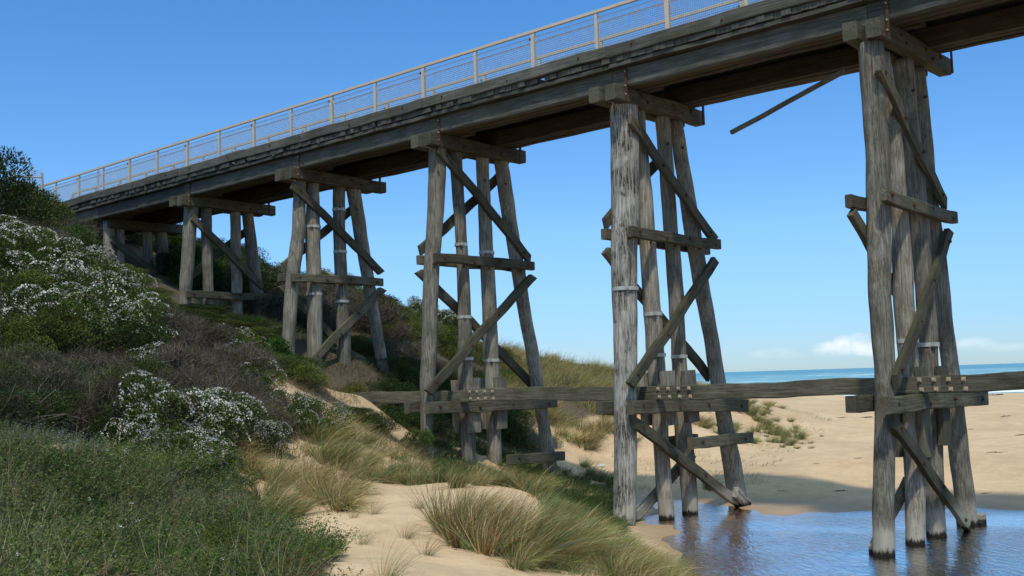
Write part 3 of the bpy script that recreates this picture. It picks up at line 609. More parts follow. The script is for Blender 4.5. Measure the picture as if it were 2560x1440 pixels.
def heath_proto(seed, n=5000, nt=4200, col=((.062, .064, .018), (.080, .072, .026), (.045, .058, .014)), tw=((.10, .082, .070), (.075, .060, .050), (.13, .11, .095))):
    'brown-grey twiggy shrub with small dull leaves'
    rng = np.random.default_rng(seed); P, d, k, q = clump_points(n, rng, 12); T = unit(d+rng.normal(size=(n, 3))*.7); L = rng.uniform(.022, .045, n)
    fol = leaf_quads(P, T, L, L*.4, vary(col, n, rng, .35)*rng.uniform(.6, 1.15, 12)[k][:, None], rng)
    P2, d2, k2, q2 = clump_points(nt, np.random.default_rng(seed), 12); D2 = unit(d2*.8+np.array([0, 0, .5])+rng.normal(size=(nt, 3))*.45)
    t = ribbons(P2-D2*.12, D2, rng.uniform(.10, .30, nt), np.full(nt, .008), vary(tw, nt, rng, .3), 2, rng, rng.uniform(-.2, .4, nt))
    a = merge([fol, t]); return {'foliage': mesh('foliage', a[0], a[1], [LEAF, TWIG], False, a[2], a[3]), 'branches': trunk_mesh('branches', rng, 9, .85, .032, .55)}
def bare_proto(seed, nt=14000):
    'leafless grey thicket of fine twigs'
    rng = np.random.default_rng(seed); P2, d2, k2, q2 = clump_points(nt, rng, 22, .7, (.16, .36), -.15, .85); D2 = unit(d2*.7+np.array([.2, .2, .35])+rng.normal(size=(nt, 3))*.75)
    t = ribbons(P2-D2*.1, D2, rng.uniform(.06, .22, nt), np.full(nt, .0060), vary(((.085, .078, .050), (.058, .052, .030), (.125, .112, .080), (.038, .034, .020)), nt, rng, .35, .05)*rng.uniform(.55, 1.1, 22)[k2][:, None], 2, rng, rng.uniform(-.2, .5, nt))
    nl = 6000; P, d, k, q = clump_points(nl, rng, 10); fol = leaf_quads(P, d, rng.uniform(.02, .04, nl), rng.uniform(.01, .016, nl), vary(((.050, .066, .016), (.080, .088, .026)), nl, rng, .4), rng)
    a = merge([t, fol]); return {'twigs': mesh('twigs', a[0], a[1], [TWIG, LEAF], False, a[2], a[3]), 'branches': trunk_mesh('branches', rng, 26, 1.0, .022, .9)}
def coastal_proto(seed, ns=300, nl=24, cols=((.098, .145, .026), (.145, .180, .046), (.058, .092, .017), (.200, .215, .090)), leaf=(.028, .052), asp=.38, up_=.8, flowers=0, stemc=((.30, .26, .18), (.14, .11, .07), (.22, .20, .13))):
    'low sprawling shrub: upright leafy stems'
    rng = np.random.default_rng(seed); a = rng.uniform(0, 2*pi, ns); r = np.sqrt(rng.uniform(0, 1, ns))*.82
    P0 = np.c_[r*np.cos(a), r*np.sin(a), np.zeros(ns)]; top = (.70+.32*np.sin(5*a+seed)*np.sin(7*r+a*2))*np.sqrt(np.maximum(.02, 1.08-1.25*r**2))*rng.uniform(.55, 1.2, ns)
    D = unit(np.c_[P0[:, :2]*.55+rng.normal(size=(ns, 2))*.28, np.full(ns, up_)]); L = top
    st = ribbons(P0, D, L, np.full(ns, .007), vary(stemc, ns, rng), 3, rng, rng.uniform(0, .15, ns))
    t = rng.uniform(.22, 1.0, (ns, nl)); Pl = (P0[:, None]+D[:, None]*(L[:, None]*t)[..., None]).reshape(-1, 3)+rng.normal(size=(ns*nl, 3))*.016
    T = unit(np.repeat(D, nl, 0)*.8+rng.normal(size=(ns*nl, 3))*.75); n = ns*nl; Ll = rng.uniform(*leaf, n); base = vary(cols, ns, rng, .2, .06)
    C = np.repeat(base, nl, 0)*rng.uniform(.6, 1.2, (n, 1))*.88; lf = leaf_quads(Pl, T, Ll, Ll*asp, np.clip(C, 0, .9), rng)
    a_ = merge([lf, st]); out = {'foliage': mesh('foliage', a_[0], a_[1], [LEAF, TWIG], False, a_[2], a_[3])}
    if flowers:
        i = rng.integers(0, ns, flowers); c = np.repeat(P0[i]+D[i]*L[i][:, None], 8, 0)+rng.normal(size=(flowers*8, 3))*.014
        f = leaf_quads(c, rng.normal(size=c.shape), rng.uniform(.014, .024, len(c)), rng.uniform(.012, .02, len(c)), vary((.72, .70, .68), len(c), rng, .1, .03), rng); out['flowers'] = mesh('flowers', f[0], f[1], PETAL, False, f[2])
    return out
STRAW = ((.48, .35, .15), (.34, .21, .080), (.62, .50, .27), (.22, .135, .055), (.38, .31, .13)); GREEN = ((.095, .165, .034), (.145, .225, .055), (.19, .25, .085), (.055, .10, .020)); BLUEG = ((.16, .26, .16), (.22, .31, .20))
WIND = np.array([rt.x, rt.y, 0])
def tuft_proto(seed, n=700, L=(.55, 1.15), rad=.16, mix=(.55, .35, .10), w0=.0055, spread=.42, bend=(.2, 1.3), lean=.75, seg=6):
    rng = np.random.default_rng(seed); a = rng.uniform(0, 2*pi, n); r = rad*np.sqrt(rng.uniform(0, 1, n)); P0 = np.c_[r*np.cos(a), r*np.sin(a), np.full(n, -.04)]
    nc = 34; kc = rng.integers(0, nc, n); ca = rng.uniform(0, 2*pi, nc); cr_ = rad*np.sqrt(rng.uniform(0, 1, nc)); cP = np.c_[cr_*np.cos(ca), cr_*np.sin(ca)]
    P0[:, :2] = cP[kc]+rng.normal(size=(n, 2))*.018; D = np.c_[P0[:, :2]/rad*spread+(rng.normal(size=(nc, 2))*.16)[kc]+rng.normal(size=(n, 2))*.10, np.ones(n)]+WIND*.12
    g = rng.choice(3, nc, p=np.array(mix)/sum(mix))[kc]; g = np.where(rng.random(n) < .15, rng.integers(0, 2, n), g); C = np.where((g == 0)[:, None], vary(STRAW, n, rng, .25, .08), np.where((g == 1)[:, None], vary(GREEN, n, rng, .25, .08), vary(BLUEG, n, rng, .15, .05)))
    tip = np.where((rng.random(n) < .5)[:, None], vary(STRAW, n, rng, .2, .06), C)
    th = rng.random(n) < .16; D[th] = np.c_[rng.normal(size=(th.sum(), 2))*1.3, np.full(th.sum(), .35)]; C[th] = vary(((.30, .22, .12), (.20, .14, .08)), th.sum(), rng)
    C = C*rng.uniform(.65, 1.25, nc)[kc][:, None]; tip = tip*rng.uniform(.8, 1.2, nc)[kc][:, None]
    v = ribbons(P0, D, rng.uniform(*L, n)*rng.uniform(.7, 1, n)*rng.uniform(.75, 1.05, nc)[kc], rng.uniform(.6, 1.25, n)*w0, C*np.array(.9), seg, rng, rng.uniform(*bend, n), WIND*lean, tip)
    return {'blades': mesh('blades', v[0], v[1], BLADE, False, v[2])}

PROTO = {
 'flower': [flowering_proto(21, 10500, 300, 19), flowering_proto(22, 10500, 240, 22), flowering_proto(23, 10500, 130, 18), flowering_proto(24, 10500, 200, 20)],
 'dense': [flowering_proto(31, 9500, 0, 16, ((.030, .055, .014), (.045, .080, .018), (.065, .105, .026))), flowering_proto(32, 9000, 0, 13, ((.045, .070, .018), (.070, .095, .024), (.032, .050, .014)))],
 'bright': [flowering_proto(33, 9000, 0, 14, ((.050, .115, .018), (.075, .15, .025), (.035, .080, .014)))],
 'yellowish': [flowering_proto(35, 8500, 0, 14, ((.105, .125, .028), (.080, .100, .022), (.14, .15, .035)))],
 'heath': [heath_proto(41), heath_proto(42, 6500, 3800, ((.070, .085, .018), (.100, .100, .030), (.050, .065, .014), (.11, .075, .035))), heath_proto(43, 4200, 5000)],
 'bare': [bare_proto(51), bare_proto(52)],
 'silver': [coastal_proto(61, 240, 22, ((.16, .20, .135), (.20, .24, .17), (.12, .16, .10)), (.03, .05), .4)],
 'coastal': [coastal_proto(71), coastal_proto(72, 320, 22, ((.072, .122, .021), (.110, .155, .034), (.046, .080, .013))), coastal_proto(73, 280, 24, ((.150, .172, .054), (.21, .22, .090), (.10, .13, .032), (.17, .13, .07)), (.025, .045), .32), coastal_proto(74, 300, 22, flowers=1)],
 'lush': [coastal_proto(81, 300, 22, ((.055, .13, .022), (.085, .175, .035), (.04, .095, .018)), (.03, .052), .45)],
 'yellow': [coastal_proto(85, 260, 20, ((.33, .30, .05), (.20, .20, .05), (.10, .13, .04), (.38, .20, .07)), (.026, .045), .5)],
 'tuft': [tuft_proto(91, 520, w0=.0105), tuft_proto(92, 520, mix=(.35, .5, .15), w0=.0105), tuft_proto(93, 480, mix=(.7, .27, .03), bend=(.3, 1.9), w0=.008)],
 'bigtuft': [tuft_proto(94, 620, (.6, 1.25), .22, (.48, .37, .15), .0105, .62, (.1, 1.1), .45), tuft_proto(95, 600, (.6, 1.2), .2, (.6, .32, .08), .0105, .55, (.2, 1.3), .7)],
 'browntuft': [tuft_proto(96, 480, (.5, 1.1), .16, (.84, .14, .02), .0105, .6, (.6, 2.6), 1.1), tuft_proto(86, 420, (.5, 1.0), .14, (.7, .26, .04), .0105, .6, (.4, 2.2), .9)],
 'greentuft': [tuft_proto(97, 480, (.3, .8), .2, (.2, .72, .08), .009, .6, (.3, 1.8), .5), tuft_proto(87, 460, (.3, .7), .2, (.3, .65, .05), .009, .6, (.3, 2.0), .6)],
 'sparse': [tuft_proto(98, 130, (.6, 1.15), .12, (.6, .3, .1), .0042, .5, (.3, 1.4), .6, 7)],
 'farstraw': [tuft_proto(99, 420, (.5, 1.05), .30, (.66, .32, .02), .011, .6, (.2, 1.4), .5, 4), tuft_proto(100, 420, (.5, .95), .30, (.45, .53, .02), .011, .6, (.2, 1.4), .5, 4)],
 'fargreen': [tuft_proto(101, 300, (.4, .85), .2, (.2, .7, .1), .010, .5, (.2, 1.2), .5, 4)],
}
NAMES = {'flower': ('flowering_shrub', 'shrub'), 'dense': ('leafy_shrub', 'shrub'), 'bright': ('leafy_shrub', 'shrub'), 'yellowish': ('leafy_shrub', 'shrub'), 'heath': ('heath_shrub', 'shrub'), 'bare': ('twiggy_shrub', 'shrub'), 'silver': ('silvery_shrub', 'shrub'),
         'coastal': ('coastal_shrub', 'shrub'), 'lush': ('coastal_shrub', 'shrub'), 'yellow': ('coastal_shrub', 'shrub'), 'tuft': ('grass_tuft', 'grass tuft'), 'bigtuft': ('grass_tuft', 'grass tuft'), 'browntuft': ('grass_tuft', 'grass tuft'),
         'greentuft': ('grass_tuft', 'grass tuft'), 'sparse': ('grass_tuft', 'grass tuft'), 'farstraw': ('grass_tuft', 'grass tuft'), 'fargreen': ('grass_tuft', 'grass tuft')}
LINE = ((-80, 505), (0, 525), (150, 525), (200, 550), (255, 572), (285, 606), (330, 632), (400, 700), (445, 755), (480, 782), (560, 790), (680, 815), (700, 872), (900, 905), (1000, 880), (1050, 880))   # upper edge of the bank's planting, so that it never buries the bents
def put(kind, px, D, s, label, group=None, sz=1.0, py=1050, soil=True, dz=0.0, var=None):
    x, y, _ = at(px, py, D); z = zg(x, y); parts = PROTO[kind][var if var is not None else R.randrange(len(PROTO[kind]))]; nm, cat = NAMES[kind]
    if len(parts) == 1: o = link(nm, next(iter(parts.values())))
    else:
        o = link(nm, None)
        for pn, me in parts.items(): link(pn, me, o)
    if cat == 'shrub' and D < 35.5 and px < 1050 and soil and kind not in ('bare', 'bright'):
        lim = np.interp(px, [a for a, b in LINE], [b for a, b in LINE]); lim = max(lim, 1012 if 785 < px < 1030 and D < 30.6 else 0); zl = at(px, lim, D)[2]
        if z+s*sz*1.22 > zl: sz = max(.25, (zl-z)/s/1.22)
    o.location = (x, y, z+dz); o.scale = (s*R.uniform(.92, 1.08), s*R.uniform(.92, 1.08), s*sz)
    o.rotation_euler = (0, 0, R.uniform(0, 6.28) if cat == 'shrub' else R.uniform(-.5, .5))
    tag(o, label, cat, group)
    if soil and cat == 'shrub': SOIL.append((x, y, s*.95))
    return o
# ------------------------------------------------------------------ planting: photo column, distance, size, label
def zone(kind, spots, label, group, s=(1, 1), sz=(1, 1), **k):
    for px, D in spots: put(kind, px, D, R.uniform(*s), label, group, R.uniform(*sz), **k)
def scatter(n, px, D, seed):
    r = random.Random(seed); out = []; t = 0
    while len(out) < n and t < 6000:
        t += 1; p = (r.uniform(*px), r.uniform(*D))
        if all(hypot((p[0]-q[0])/60*p[1]/20, p[1]-q[1]) > .28*(D[1]-D[0])/sqrt(n) for q in out): out.append(p)
    return out
# --- left bank, from the back down
put('dense', 20, 39, 1.6,  'tall dark olive shrub at the left edge below the mesh gate', sz=1.0)
put('yellowish', 60, 36.5, 1.2, 'olive green shrub at the top left just below the skyline shrubs', sz=.9)
put('yellowish', 95, 38, 1.55, 'tall olive shrub directly in front of the far end of the railing', sz=.95)
put('dense', -40, 36, 1.9, 'dark olive shrub on the skyline at the left edge of the photo', sz=1.25)
put('heath', 150, 37, 1.35, 'russet brown shrub against the far end of the bridge deck', sz=1.0)
put('dense', 180, 36, 1.15, 'small fresh green shrub touching the far end of the deck edge', sz=1.25)
zone('heath', [(40, 34), (120, 34), (-20, 32)], 'olive brown heath shrub behind the topmost white flowering shrubs', 'olive shrubs at the top left of the bank', (1.3, 1.6), var=1)
zone('flower', [(10, 31), (85, 31.5), (160, 32), (225, 32.5), (290, 33)], 'white flowering shrub in the topmost row of the left bank', 'top row of white flowering shrubs on the left bank', (1.2, 1.5), (.7, 1))
zone('flower', [(345, 33), (385, 31.5), (330, 30.5)], 'sparsely flowering green shrub in front of the squat piles at the far bridge end', 'shrubs before the farthest bents', (1.05, 1.2), (.7, .8), var=2)
zone('flower', [(-10, 28), (60, 28), (130, 28.5), (200, 29), (270, 29.2)], 'densely white flowering shrub in the second row of the left bank', 'second row of white flowering shrubs on the left bank', (1.2, 1.5), (.75, 1.05))
zone('heath', [(405, 29), (425, 30.5), (450, 27.5)], 'dark twiggy green shrub below the left piles of the fifth bent', 'dark shrubs below the fifth bent', (.95, 1.1), (.8, .95))
zone('flower', [(20, 25.2), (230, 25.2), (300, 25.4), (365, 25.5), (160, 26)], 'white flowering shrub in the middle row of the left bank', 'middle row of white flowering shrubs', (1.05, 1.35), (.75, 1.05))
zone('yellowish', [(-10, 23.5), (50, 23.8), (110, 24), (150, 24.2)], 'yellow green leafy shrub edging the grey twiggy thicket at the left', 'yellow green shrubs above the twiggy thicket', (.95, 1.15), (.8, .95))
zone('heath', [(430, 25.5), (480, 26.5), (520, 27.5)], 'dark brown heath shrub on the slope below the flowering rows', 'dark heath shrubs on the mid slope', (1.1, 1.3))
zone('flower', [(400, 23.4), (560, 28.5), (600, 27.5)], 'small white speckled shrub beside the bare sandy patch on the slope', 'speckled shrubs beside the sandy patch', (.75, .9), (.8, .9), var=2)
zone('heath', [(0, 21.6), (140, 21.8), (210, 20.4), (290, 21.7), (390, 20.6), (330, 18.2), (45, 20.6), (250, 22.3), (430, 18.8)], 'dark brown green heath shrub mixed into the twiggy thicket at the left', 'heath shrubs in the twiggy thicket', (.9, 1.2), (.85, 1.05), var=1)
zone('dense', [(100, 20.6), (200, 21.4), (15, 17.6), (350, 21.4), (270, 18.2), (150, 18.0)], 'dark leafy shrub pushing up through the twiggy thicket at the left', 'leafy shrubs inside the twiggy thicket', (.75, 1.0), (.85, 1.1))
zone('bare', [(70, 21.2), (150, 19.9), (320, 20.2), (20, 18.9), (240, 19.2), (300, 18.4), (-20, 17.5), (380, 19.4)], 'leafless grey twiggy shrub in the thicket at the left', 'grey twiggy thicket on the left bank', (.95, 1.25), (.8, 1.05))
put('bright', 95, 19.7, .62, 'small green leafy bush growing out of the grey twiggy thicket', sz=1.0)
zone('heath', [(430, 22.6), (490, 23), (545, 22.5), (580, 24), (470, 20.6)], 'dark heath shrub between the twiggy thicket and the grassy slope', 'dark heath shrubs right of the twiggy thicket', (1.0, 1.25))
zone('flower', [(395, 18.8), (450, 18.4), (510, 18.7), (345, 18.0), (480, 19.8), (550, 19.4)], 'lowest large white flowering shrub of the left bank, above the green foreground scrub', 'lowest white flowering shrubs of the left bank', (.85, 1.05), (.85, 1.1))
zone('flower', [(400, 16.9), (470, 16.9), (530, 17.2), (350, 17.4), (435, 17.6), (500, 17.8)], 'knee high white flowering shrub at the edge of the green foreground scrub', 'knee high white flowering shrubs', (.55, .72), (.9, 1.2))
put('flower', 668, 19.3, .55, 'narrow white flowering bush among the brown grass left of the sand path', sz=1.3, var=0)
zone('flower', [(700, 22), (745, 22.5), (640, 24), (610, 25.5), (785, 21.8)], 'pale speckled shrub on the grassy slope left of the sand path', 'speckled shrubs on the grassy slope', (.6, .8), (.8, .95), var=2)
zone('silver', [(640, 29.5), (830, 29.5), (700, 30.5)], 'small silvery green bush by the bare sandy patch', 'silvery bushes by the sandy patch', (.5, .65))
zone('heath', [(600, 22.4), (560, 20.6), (640, 21.2), (520, 21)], 'grey green heath bush on the slope above the brown grass', 'heath bushes above the brown grass', (.8, 1.0), (.75, .9))
zone('yellowish', [(50, 30), (190, 30.6), (330, 28), (245, 26.8), (95, 27), (-30, 29.6)], 'plain olive shrub without flowers between the white flowering rows', 'flowerless olive shrubs between the flowering rows', (.8, 1.05), (.9, 1.15))
zone('dense', [(120, 29.8), (10, 26.6), (180, 27.3), (300, 27.2), (355, 27.0), (260, 30.6), (390, 26.4), (340, 24.4)], 'dark green shrub without flowers between the white flowering rows', 'flowerless dark shrubs between the flowering rows', (.8, 1.05), (.9, 1.15))
# --- under and behind the bridge
zone('dense', [(480, 30.5), (530, 31), (580, 31.5), (500, 33)], 'dark green shrub at the foot of the fifth bent', 'green shrubs at the foot of the fifth bent', (.9, 1.1), (.45, .55))
zone('yellowish', [(545, 33.5), (600, 34), (640, 33)], 'olive green spreading shrub between the fourth and fifth bents', 'olive shrubs between the fourth and fifth bents', (.9, 1.1), (.5, .6))
zone('bright', [(690, 30.3), (735, 29.8), (650, 31.3)], 'bright green shrub hiding the foot of the left pile of the fourth bent', 'bright green shrubs at the fourth bent', (.85, 1.0), (.85, 1))
zone('dense', [(780, 30.6), (830, 31.6), (745, 28.6), (730, 27.6)], 'mid green shrub in front of the middle piles of the fourth bent', 'mid green shrubs at the fourth bent', (.85, 1.05), (.7, .85))
zone('yellowish', [(850, 32), (890, 32.4), (700, 28), (760, 27)], 'yellow green low bush between the third and fourth bents', 'yellow green bushes between the third and fourth bents', (.75, .95), (.6, .75))
zone('dense', [(960, 31), (1010, 30.5), (980, 33), (1040, 32)], 'very dark leafy shrub just left of the third bent above the waler', 'dark shrubs behind the third bent', (1.0, 1.25), (.75, .9))
put('bright', 1035, 27.0, .6, 'bright green bush against the foot of the left pile of the third bent', sz=1.25)
zone('dense', [(910, 26.2), (950, 26.8), (880, 27)], 'round dark green bush below the left end of the waler', 'round bushes below the waler', (.55, .75), (.8, .95))
zone('dense', [(1110, 34), (1160, 35), (1210, 34.5), (1130, 37), (1190, 38), (1240, 36.5), (1280, 35)], 'dark dense shrub seen between the piles of the third bent', 'dark shrubs behind the third bent piles', (1.1, 1.4), (.75, .95))
zone('silver', [(1300, 35), (1330, 35.5), (1290, 37.5), (1350, 36)], 'silvery grey green bush at the right foot of the third bent', 'silvery bushes right of the third bent', (.75, .95), (.9, 1.1))
put('silver', 1405, 44.3, .8, 'silvery bush on the crest of the grassy dune', sz=.9)
for i, (kind, n, px, D, s, lab, g) in enumerate((
    ('dense', 16, (455, 660), (41.5, 49), (1.4, 1.9), 'dark green shrub on the bank behind the fifth and sixth bents', 'dark shrubs behind the far bents'),
    ('heath', 14, (620, 960), (38, 46), (1.3, 1.7), 'brown heath shrub on the hillside behind the fourth bent', 'brown heath shrubs on the hillside behind the fourth bent'),
    ('yellowish', 24, (880, 1300), (40, 49), (.95, 1.3), 'olive green shrub on the hillside falling towards the sea', 'olive shrubs on the hillside towards the sea'),
    ('heath', 8, (920, 1100), (37, 41), (1.0, 1.3), 'brown heath bush on the lower hillside behind the third bent', 'brown heath bushes on the lower hillside'),
    ('dense', 9, (860, 1060), (34, 38), (.8, 1.1), 'low green bush in the hollow behind the fourth bent', 'green bushes in the hollow'),
    ('flower', 12, (640, 1150), (46.5, 50.5), (1.2, 1.6), 'flower topped shrub on the hill skyline between the fourth and third bents', 'skyline shrubs between the bents'))):
    zone(kind, scatter(n, px, D, 100+i), lab, g, s, (.65, .9))
zone('dense', scatter(7, (330, 450), (48, 53), 140), 'dark shrub seen through the gap under the farthest bents', 'shrubs beyond the farthest bents', (1.4, 1.8), (.65, .85))
zone('dense', [(470, 35), (510, 34.6), (550, 35.2), (590, 35), (490, 36.6), (630, 34.6), (540, 36.6), (665, 33.6)], 'ground hugging dark shrub on the soil under the fifth bent', 'ground hugging shrubs under the fifth bent', (1.0, 1.2), (.3, .38))
zone('yellowish', [(300, 38.5), (340, 38), (380, 37), (320, 40)], 'low olive shrub on the soil between the two farthest bents', 'low shrubs between the farthest bents', (.9, 1.1), (.35, .45))
# --- foreground scrub
zone('coastal', scatter(40, (-60, 600), (10.3, 16.4), 7), 'low grey green shrub in the scrub filling the left foreground', 'grey green shrubs of the left foreground', (.74, 1.1), (.38, .82))
zone('coastal', scatter(18, (-120, 600), (7.0, 10.2), 8), 'low grey green shrub nearest the camera at the bottom left', 'grey green shrubs nearest the camera', (.62, .9), (.45, .8))
zone('coastal', [(600, 12.5), (670, 12), (722, 11.6), (705, 11.0), (640, 10.6), (690, 10.2), (655, 9.6), (600, 13.6), (560, 14.4), (590, 11), (640, 8.9), (600, 8.2)], 'dark green rounded shrub bordering the sand path', 'dark green shrubs bordering the sand path', (.62, .78), (.62, .8), var=1)
zone('lush', [(400, 10.8), (470, 13.2), (90, 11.6), (510, 9.4), (200, 9.0), (330, 9.9)], 'bright broad leaved clump lower in the foreground scrub', 'broad leaved clumps low in the foreground scrub', (.4, .6), (.7, .9))
zone('yellowish', [(120, 12.0), (260, 11.0), (560, 10.2)], 'rounded yellow green bush standing above the foreground scrub', 'rounded yellow green bushes in the scrub', (.34, .45), (.9, 1.1), soil=False)
zone('lush', [(60, 14.6), (120, 14.2), (170, 13.4), (250, 12.4), (300, 11.6), (215, 13), (100, 12.8), (340, 12.4)], 'bright fresh green patch of shrub in the left foreground scrub', 'bright green patches in the foreground scrub', (.62, .82), (.55, .7))
zone('yellow', [(20, 9.9), (75, 9.8), (140, 10.8)], 'yellow and orange tinted low bush at the left edge of the foreground scrub', 'yellow tinted bushes at the left edge', (.42, .55), (.7, .85))
zone('silver', [(60, 16), (150, 15.8), (-10, 15.6), (330, 15.2), (420, 15), (500, 15.2)], 'pale green low bush along the upper edge of the foreground scrub', 'pale bushes along the upper edge of the scrub', (.5, .65), (.6, .8))
# --- marram grass
zone('bigtuft', [(1160, 12.9), (1215, 12.6), (1265, 12.9), (1130, 13.5), (1310, 12.6), (1190, 13.4)], 'large straw and green marram tuft at the middle of the sand path fork', 'large marram tufts in the middle foreground', (.86, 1.02), (.85, 1))
zone('tuft', [(1345, 12.4), (1385, 12.6), (1330, 13.3), (1290, 13.6), (1240, 14), (1180, 14.6), (1370, 13.6), (1420, 13.2), (1290, 12.0)], 'wind combed marram tuft right of the large middle tuft', 'wind combed tufts right of the middle tuft', (.75, .95), (.7, .9))
zone('tuft', scatter(30, (1380, 1690), (11.4, 14.2), 17), 'wind combed marram tuft on the dune edge above the lagoon', 'marram tufts on the dune edge above the lagoon', (.6, .85), (.55, .75))
zone('greentuft', scatter(24, (1340, 1620), (14.4, 17.2), 18), 'green grass tuft on the steep dune edge in front of the second bent', 'green tufts on the steep dune edge', (.55, .8), (.6, .8))
zone('tuft', [(1140, 17), (1190, 17.5), (1240, 18), (1290, 18), (1110, 18.3), (1160, 19), (1220, 19.4), (1330, 17.5)], 'pale grass tuft on the sand crest in front of the third bent', 'tufts on the sand crest', (.6, .8), (.7, .85))
zone('browntuft', [(760, 16.6), (800, 16.2), (830, 15.8), (730, 17.3), (780, 17.6), (845, 15.2), (860, 16.6)], 'rusty brown drooping grass tuft left of the sand path', 'rusty brown tufts left of the sand path', (.85, 1.05), (.8, 1))
zone('browntuft', [(600, 18), (575, 18.6), (640, 17.6)], 'grey brown grass tuft between the flowering shrubs and the path', 'grey brown tufts by the flowering shrubs', (.8, 1.0), (.9, 1.05))
zone('tuft', [(690, 15.6), (660, 16.2), (700, 17), (640, 15), (720, 15), (670, 14.4)], 'loose green and straw tuft between scrub and brown tufts', 'loose tufts above the foreground scrub', (.7, .9), (.75, .9))
zone('tuft', [(800, 20), (830, 19.4), (860, 20.2), (820, 21.4), (880, 18.6), (850, 22), (900, 20), (780, 21.6)], 'pale arching tuft on the slope below the left end of the waler', 'pale tufts below the left end of the waler', (.8, 1.05), (.75, .95))
zone('greentuft', [(930, 18.6), (970, 19.4), (1000, 19), (1030, 20), (960, 20.6), (1010, 21), (920, 21.5), (1050, 21.5), (980, 22.4), (900, 22.6), (1040, 18.6), (1080, 20)], 'green grass tuft on the slope left of the third bent foot', 'green tufts left of the third bent', (.8, 1.05), (.7, .9))
zone('sparse', [(890, 8.2), (940, 7.8), (985, 8.4), (920, 7.2), (1010, 7.6), (870, 7.6), (960, 9.2)], 'thin straw coloured tuft at the bottom edge beside the scrub', 'thin tufts at the bottom edge', (.55, .7), (.8, 1))
zone('sparse', [(640, 9), (150, 8.3), (430, 9.2), (730, 8.4), (330, 15), (350, 14.4)], 'single long dry grass stems rising from the foreground scrub', 'dry stems in the foreground scrub', (.75, .9), (.9, 1.1))
zone('sparse', [(1060, 12), (1090, 13.6), (1010, 13), (1040, 15), (900, 12.6), (880, 14.2), (930, 14.6)], 'thin scattered blades standing in the open sand path', 'thin blades in the sand path', (.4, .55), (.7, .9))
# --- back dune
zone('farstraw', scatter(74, (1250, 1570), (37, 50), 31), 'straw coloured marram tuft on the dune left of the second bent', 'straw tufts covering the dune left of the second bent', (.85, 1.15), (.8, 1))
zone('farstraw', scatter(18, (1580, 1760), (43, 52), 32), 'straw tuft on the low dune seen between the piles of the second bent', 'straw tufts seen between the second bent piles', (.8, 1.0), (.7, .9))
zone('fargreen', scatter(34, (1760, 2000), (41.5, 53), 33), 'green grass tuft on the sandy slope between the second and nearest bents', 'green tufts on the sandy slope', (.6, 1.0), (.7, 1))
zone('farstraw', scatter(16, (1760, 1960), (46, 55), 36), 'small straw tuft high on the sandy slope left of the nearest bent', 'small straw tufts high on the sandy slope', (.5, .85), (.6, .9))
zone('fargreen', scatter(14, (1830, 2060), (40, 47), 37), 'tiny green sprig near the toe of the sandy slope', 'tiny green sprigs at the toe of the slope', (.3, .5), (.5, .8))
_r = random.Random(77)
zone('fargreen', [(1835+t*9+_r.uniform(-14, 14), 51-t*.35+_r.uniform(-.5, .5)) for t in range(18)], 'green tuft in the grassy streak running down the sandy slope', 'tufts of the grassy streak on the sandy slope', (.75, 1.1), (.8, 1))
zone('fargreen', [(1470, 33.5), (1455, 35), (1765, 30), (1490, 32), (1310, 31), (1560, 33)], 'upright green tuft on the bare sand beside the second bent', 'upright tufts beside the second bent', (.75, .95), (.9, 1.1))
# --- short grass mat in the hollow by the third and second bents: nobody could count its blades
def grass_mat(name, n, px, D, keep, cols, L, label, w0=.007):
    rng = np.random.default_rng(len(name)+n); P = []
    q = rng.uniform((px[0], D[0]), (px[1], D[1]), (n*3, 2)); q = q[[keep(a, b) for a, b in q]][:n]
    xy = np.array([at(a, 1100, b)[:2] for a, b in q]); z = zt(xy[:, 0], xy[:, 1]); m = len(q)
    D_ = np.c_[rng.normal(size=(m, 2))*.4, np.ones(m)]+WIND*.25
    v = ribbons(np.c_[xy, z-.02], D_, rng.uniform(*L, m), np.full(m, w0), vary(cols, m, rng, .3, .1), 3, rng, rng.uniform(.2, 1.3, m), WIND*.4)
    o = link(name, mesh(name, v[0], v[1], BLADE, False, v[2])); tag(o, label, 'grass', None, 'stuff')
def fbm(a, b, s): return sin(a*s+b*1.7)+sin(b*s*31+a*.6*s)+.5*sin(a*s*2.3-b*2.9)
grass_mat('dune_grass', 42000, (1080, 1545), (18, 33), lambda a, b: fbm(a, b, .03) > -1.1 and not (a > 1330 and b < 18.6), ((.045, .085, .022), (.065, .115, .03), (.09, .13, .045)), (.12, .36), 'short dark green grass in the hollow between the second and third bents', .012)
grass_mat('slope_grass', 9000, (560, 1080), (16.5, 30), lambda a, b: fbm(a, b, .02) > -.3 and not (a > 880 and b < 17.5), ((.09, .12, .04), (.16, .14, .06), (.28, .21, .11)), (.12, .40), 'thin mixed grass over the slope left of the third bent', .008)
grass_mat('edge_grass', 7000, (1340, 1680), (12, 17.2), lambda a, b: True, ((.07, .12, .035), (.11, .16, .05), (.30, .23, .12)), (.12, .35), 'fine grass along the dune edge above the lagoon', .006)
grass_mat('beach_grass', 4000, (1440, 2080), (30, 56), lambda a, b: fbm(a, b, .04) > .35 and a < 2120-(56-b)*8, ((.10, .14, .06), (.22, .20, .11)), (.08, .25), 'sparse grass sprigs on the sand behind the bridge', .011)
grass_mat('dune_straw', 12000, (1240, 1600), (39, 50), lambda a, b: fbm(a, b, .02) > -.7 and b > 39+max(0, a-1400)*.02, ((.38, .29, .13), (.28, .22, .09), (.16, .17, .06)), (.3, .85), 'straw coloured marram covering the dune behind the second bent', .016)
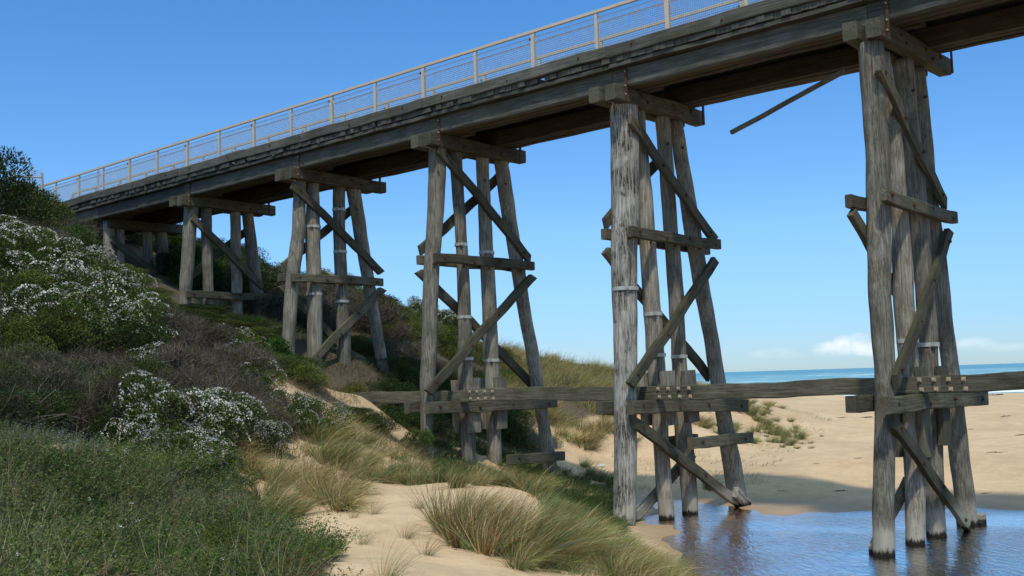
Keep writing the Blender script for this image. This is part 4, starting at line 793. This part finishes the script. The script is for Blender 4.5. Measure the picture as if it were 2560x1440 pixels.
grass_mat('hill_grass', 16000, (560, 1330), (31, 46), lambda a, b: fbm(a, b, .015) > -.8, ((.065, .085, .03), (.10, .10, .045), (.05, .07, .02), (.15, .12, .065)), (.15, .5), 'rough green and brown undergrowth on the hillside behind the bridge', .018)
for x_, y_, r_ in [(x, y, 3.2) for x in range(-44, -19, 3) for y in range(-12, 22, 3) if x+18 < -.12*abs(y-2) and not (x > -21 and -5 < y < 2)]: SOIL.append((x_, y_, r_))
# --- driftwood and weed on the beach
def debris(px, py, D, s, label, g):
    x, y, _ = at(px, py, D); rng = np.random.default_rng(int(px)); m = MB()
    for i in range(7):
        a = rng.uniform(-.5, .5); p = Vector((rng.uniform(-.3, .3)*s, rng.uniform(-.12, .12)*s, .012)); q = p+Vector((cos(a), sin(a), rng.uniform(0, .12)))*rng.uniform(.15, .4)*s
        m.bar(p, q, .010*s, 5)
    me = mesh('weed_clump', m.v, m.f, DEB); o = link('weed_clump', me, loc=(x, y, zg(x, y))); o.rotation_euler.z = YAW*-1+rng.uniform(-.3, .3); tag(o, label, 'beach debris', g)
DEB = plain('dry_seaweed', (.10, .065, .045), .9, 0, .3, 20)
for i, (px, py, s) in enumerate(((2150, 1045, 1.6), (2490, 988, 1.6), (2480, 1135, 1.3), (2510, 1042, 1.2), (2090, 1232, 1.1), (2135, 1150, .7), (2095, 1045, .9), (2370, 1020, .8), (2460, 1235, .9), (1950, 1230, .8), (2550, 1090, 1.1), (2035, 1160, .5), (2300, 1235, .7), (1760, 1210, .6), (2420, 1075, .6), (1905, 1130, .4))):
    # distance from the ground itself
    D = next((d for d in np.arange(20, 110, .4) if (lambda p: p[2] <= zg(p[0], p[1]))(at(px, py, d))), 60)
    debris(px, py, D, s*D/62, 'dark dried seaweed clump lying on the pale beach sand behind the bridge', 'seaweed clumps on the beach')
x, y, _ = at(1498, 1083, 35.5); m = MB(); m.box(-.12, .12, -.06, .06, 0, .03); m.box(-.05, .14, -.03, .07, .03, .07)
tag(m.build('litter_scrap', plain('white_plastic', (.7, .72, .72), .5)), 'white crumpled scrap of litter under the grassy dune left of the second bent', 'litter'); bpy.data.objects['litter_scrap'].location = (x, y, zg(x, y)+.01)
# ------------------------------------------------------------------ build the ground sheet now that the thickets are known
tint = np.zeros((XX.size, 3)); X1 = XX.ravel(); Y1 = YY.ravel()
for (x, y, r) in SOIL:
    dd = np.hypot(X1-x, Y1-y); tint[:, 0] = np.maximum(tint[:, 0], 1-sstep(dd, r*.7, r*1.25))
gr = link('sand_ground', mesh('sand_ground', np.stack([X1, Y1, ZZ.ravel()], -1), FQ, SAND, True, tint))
tag(gr, 'pale orange sand of the beach and dunes', None, None, 'structure')
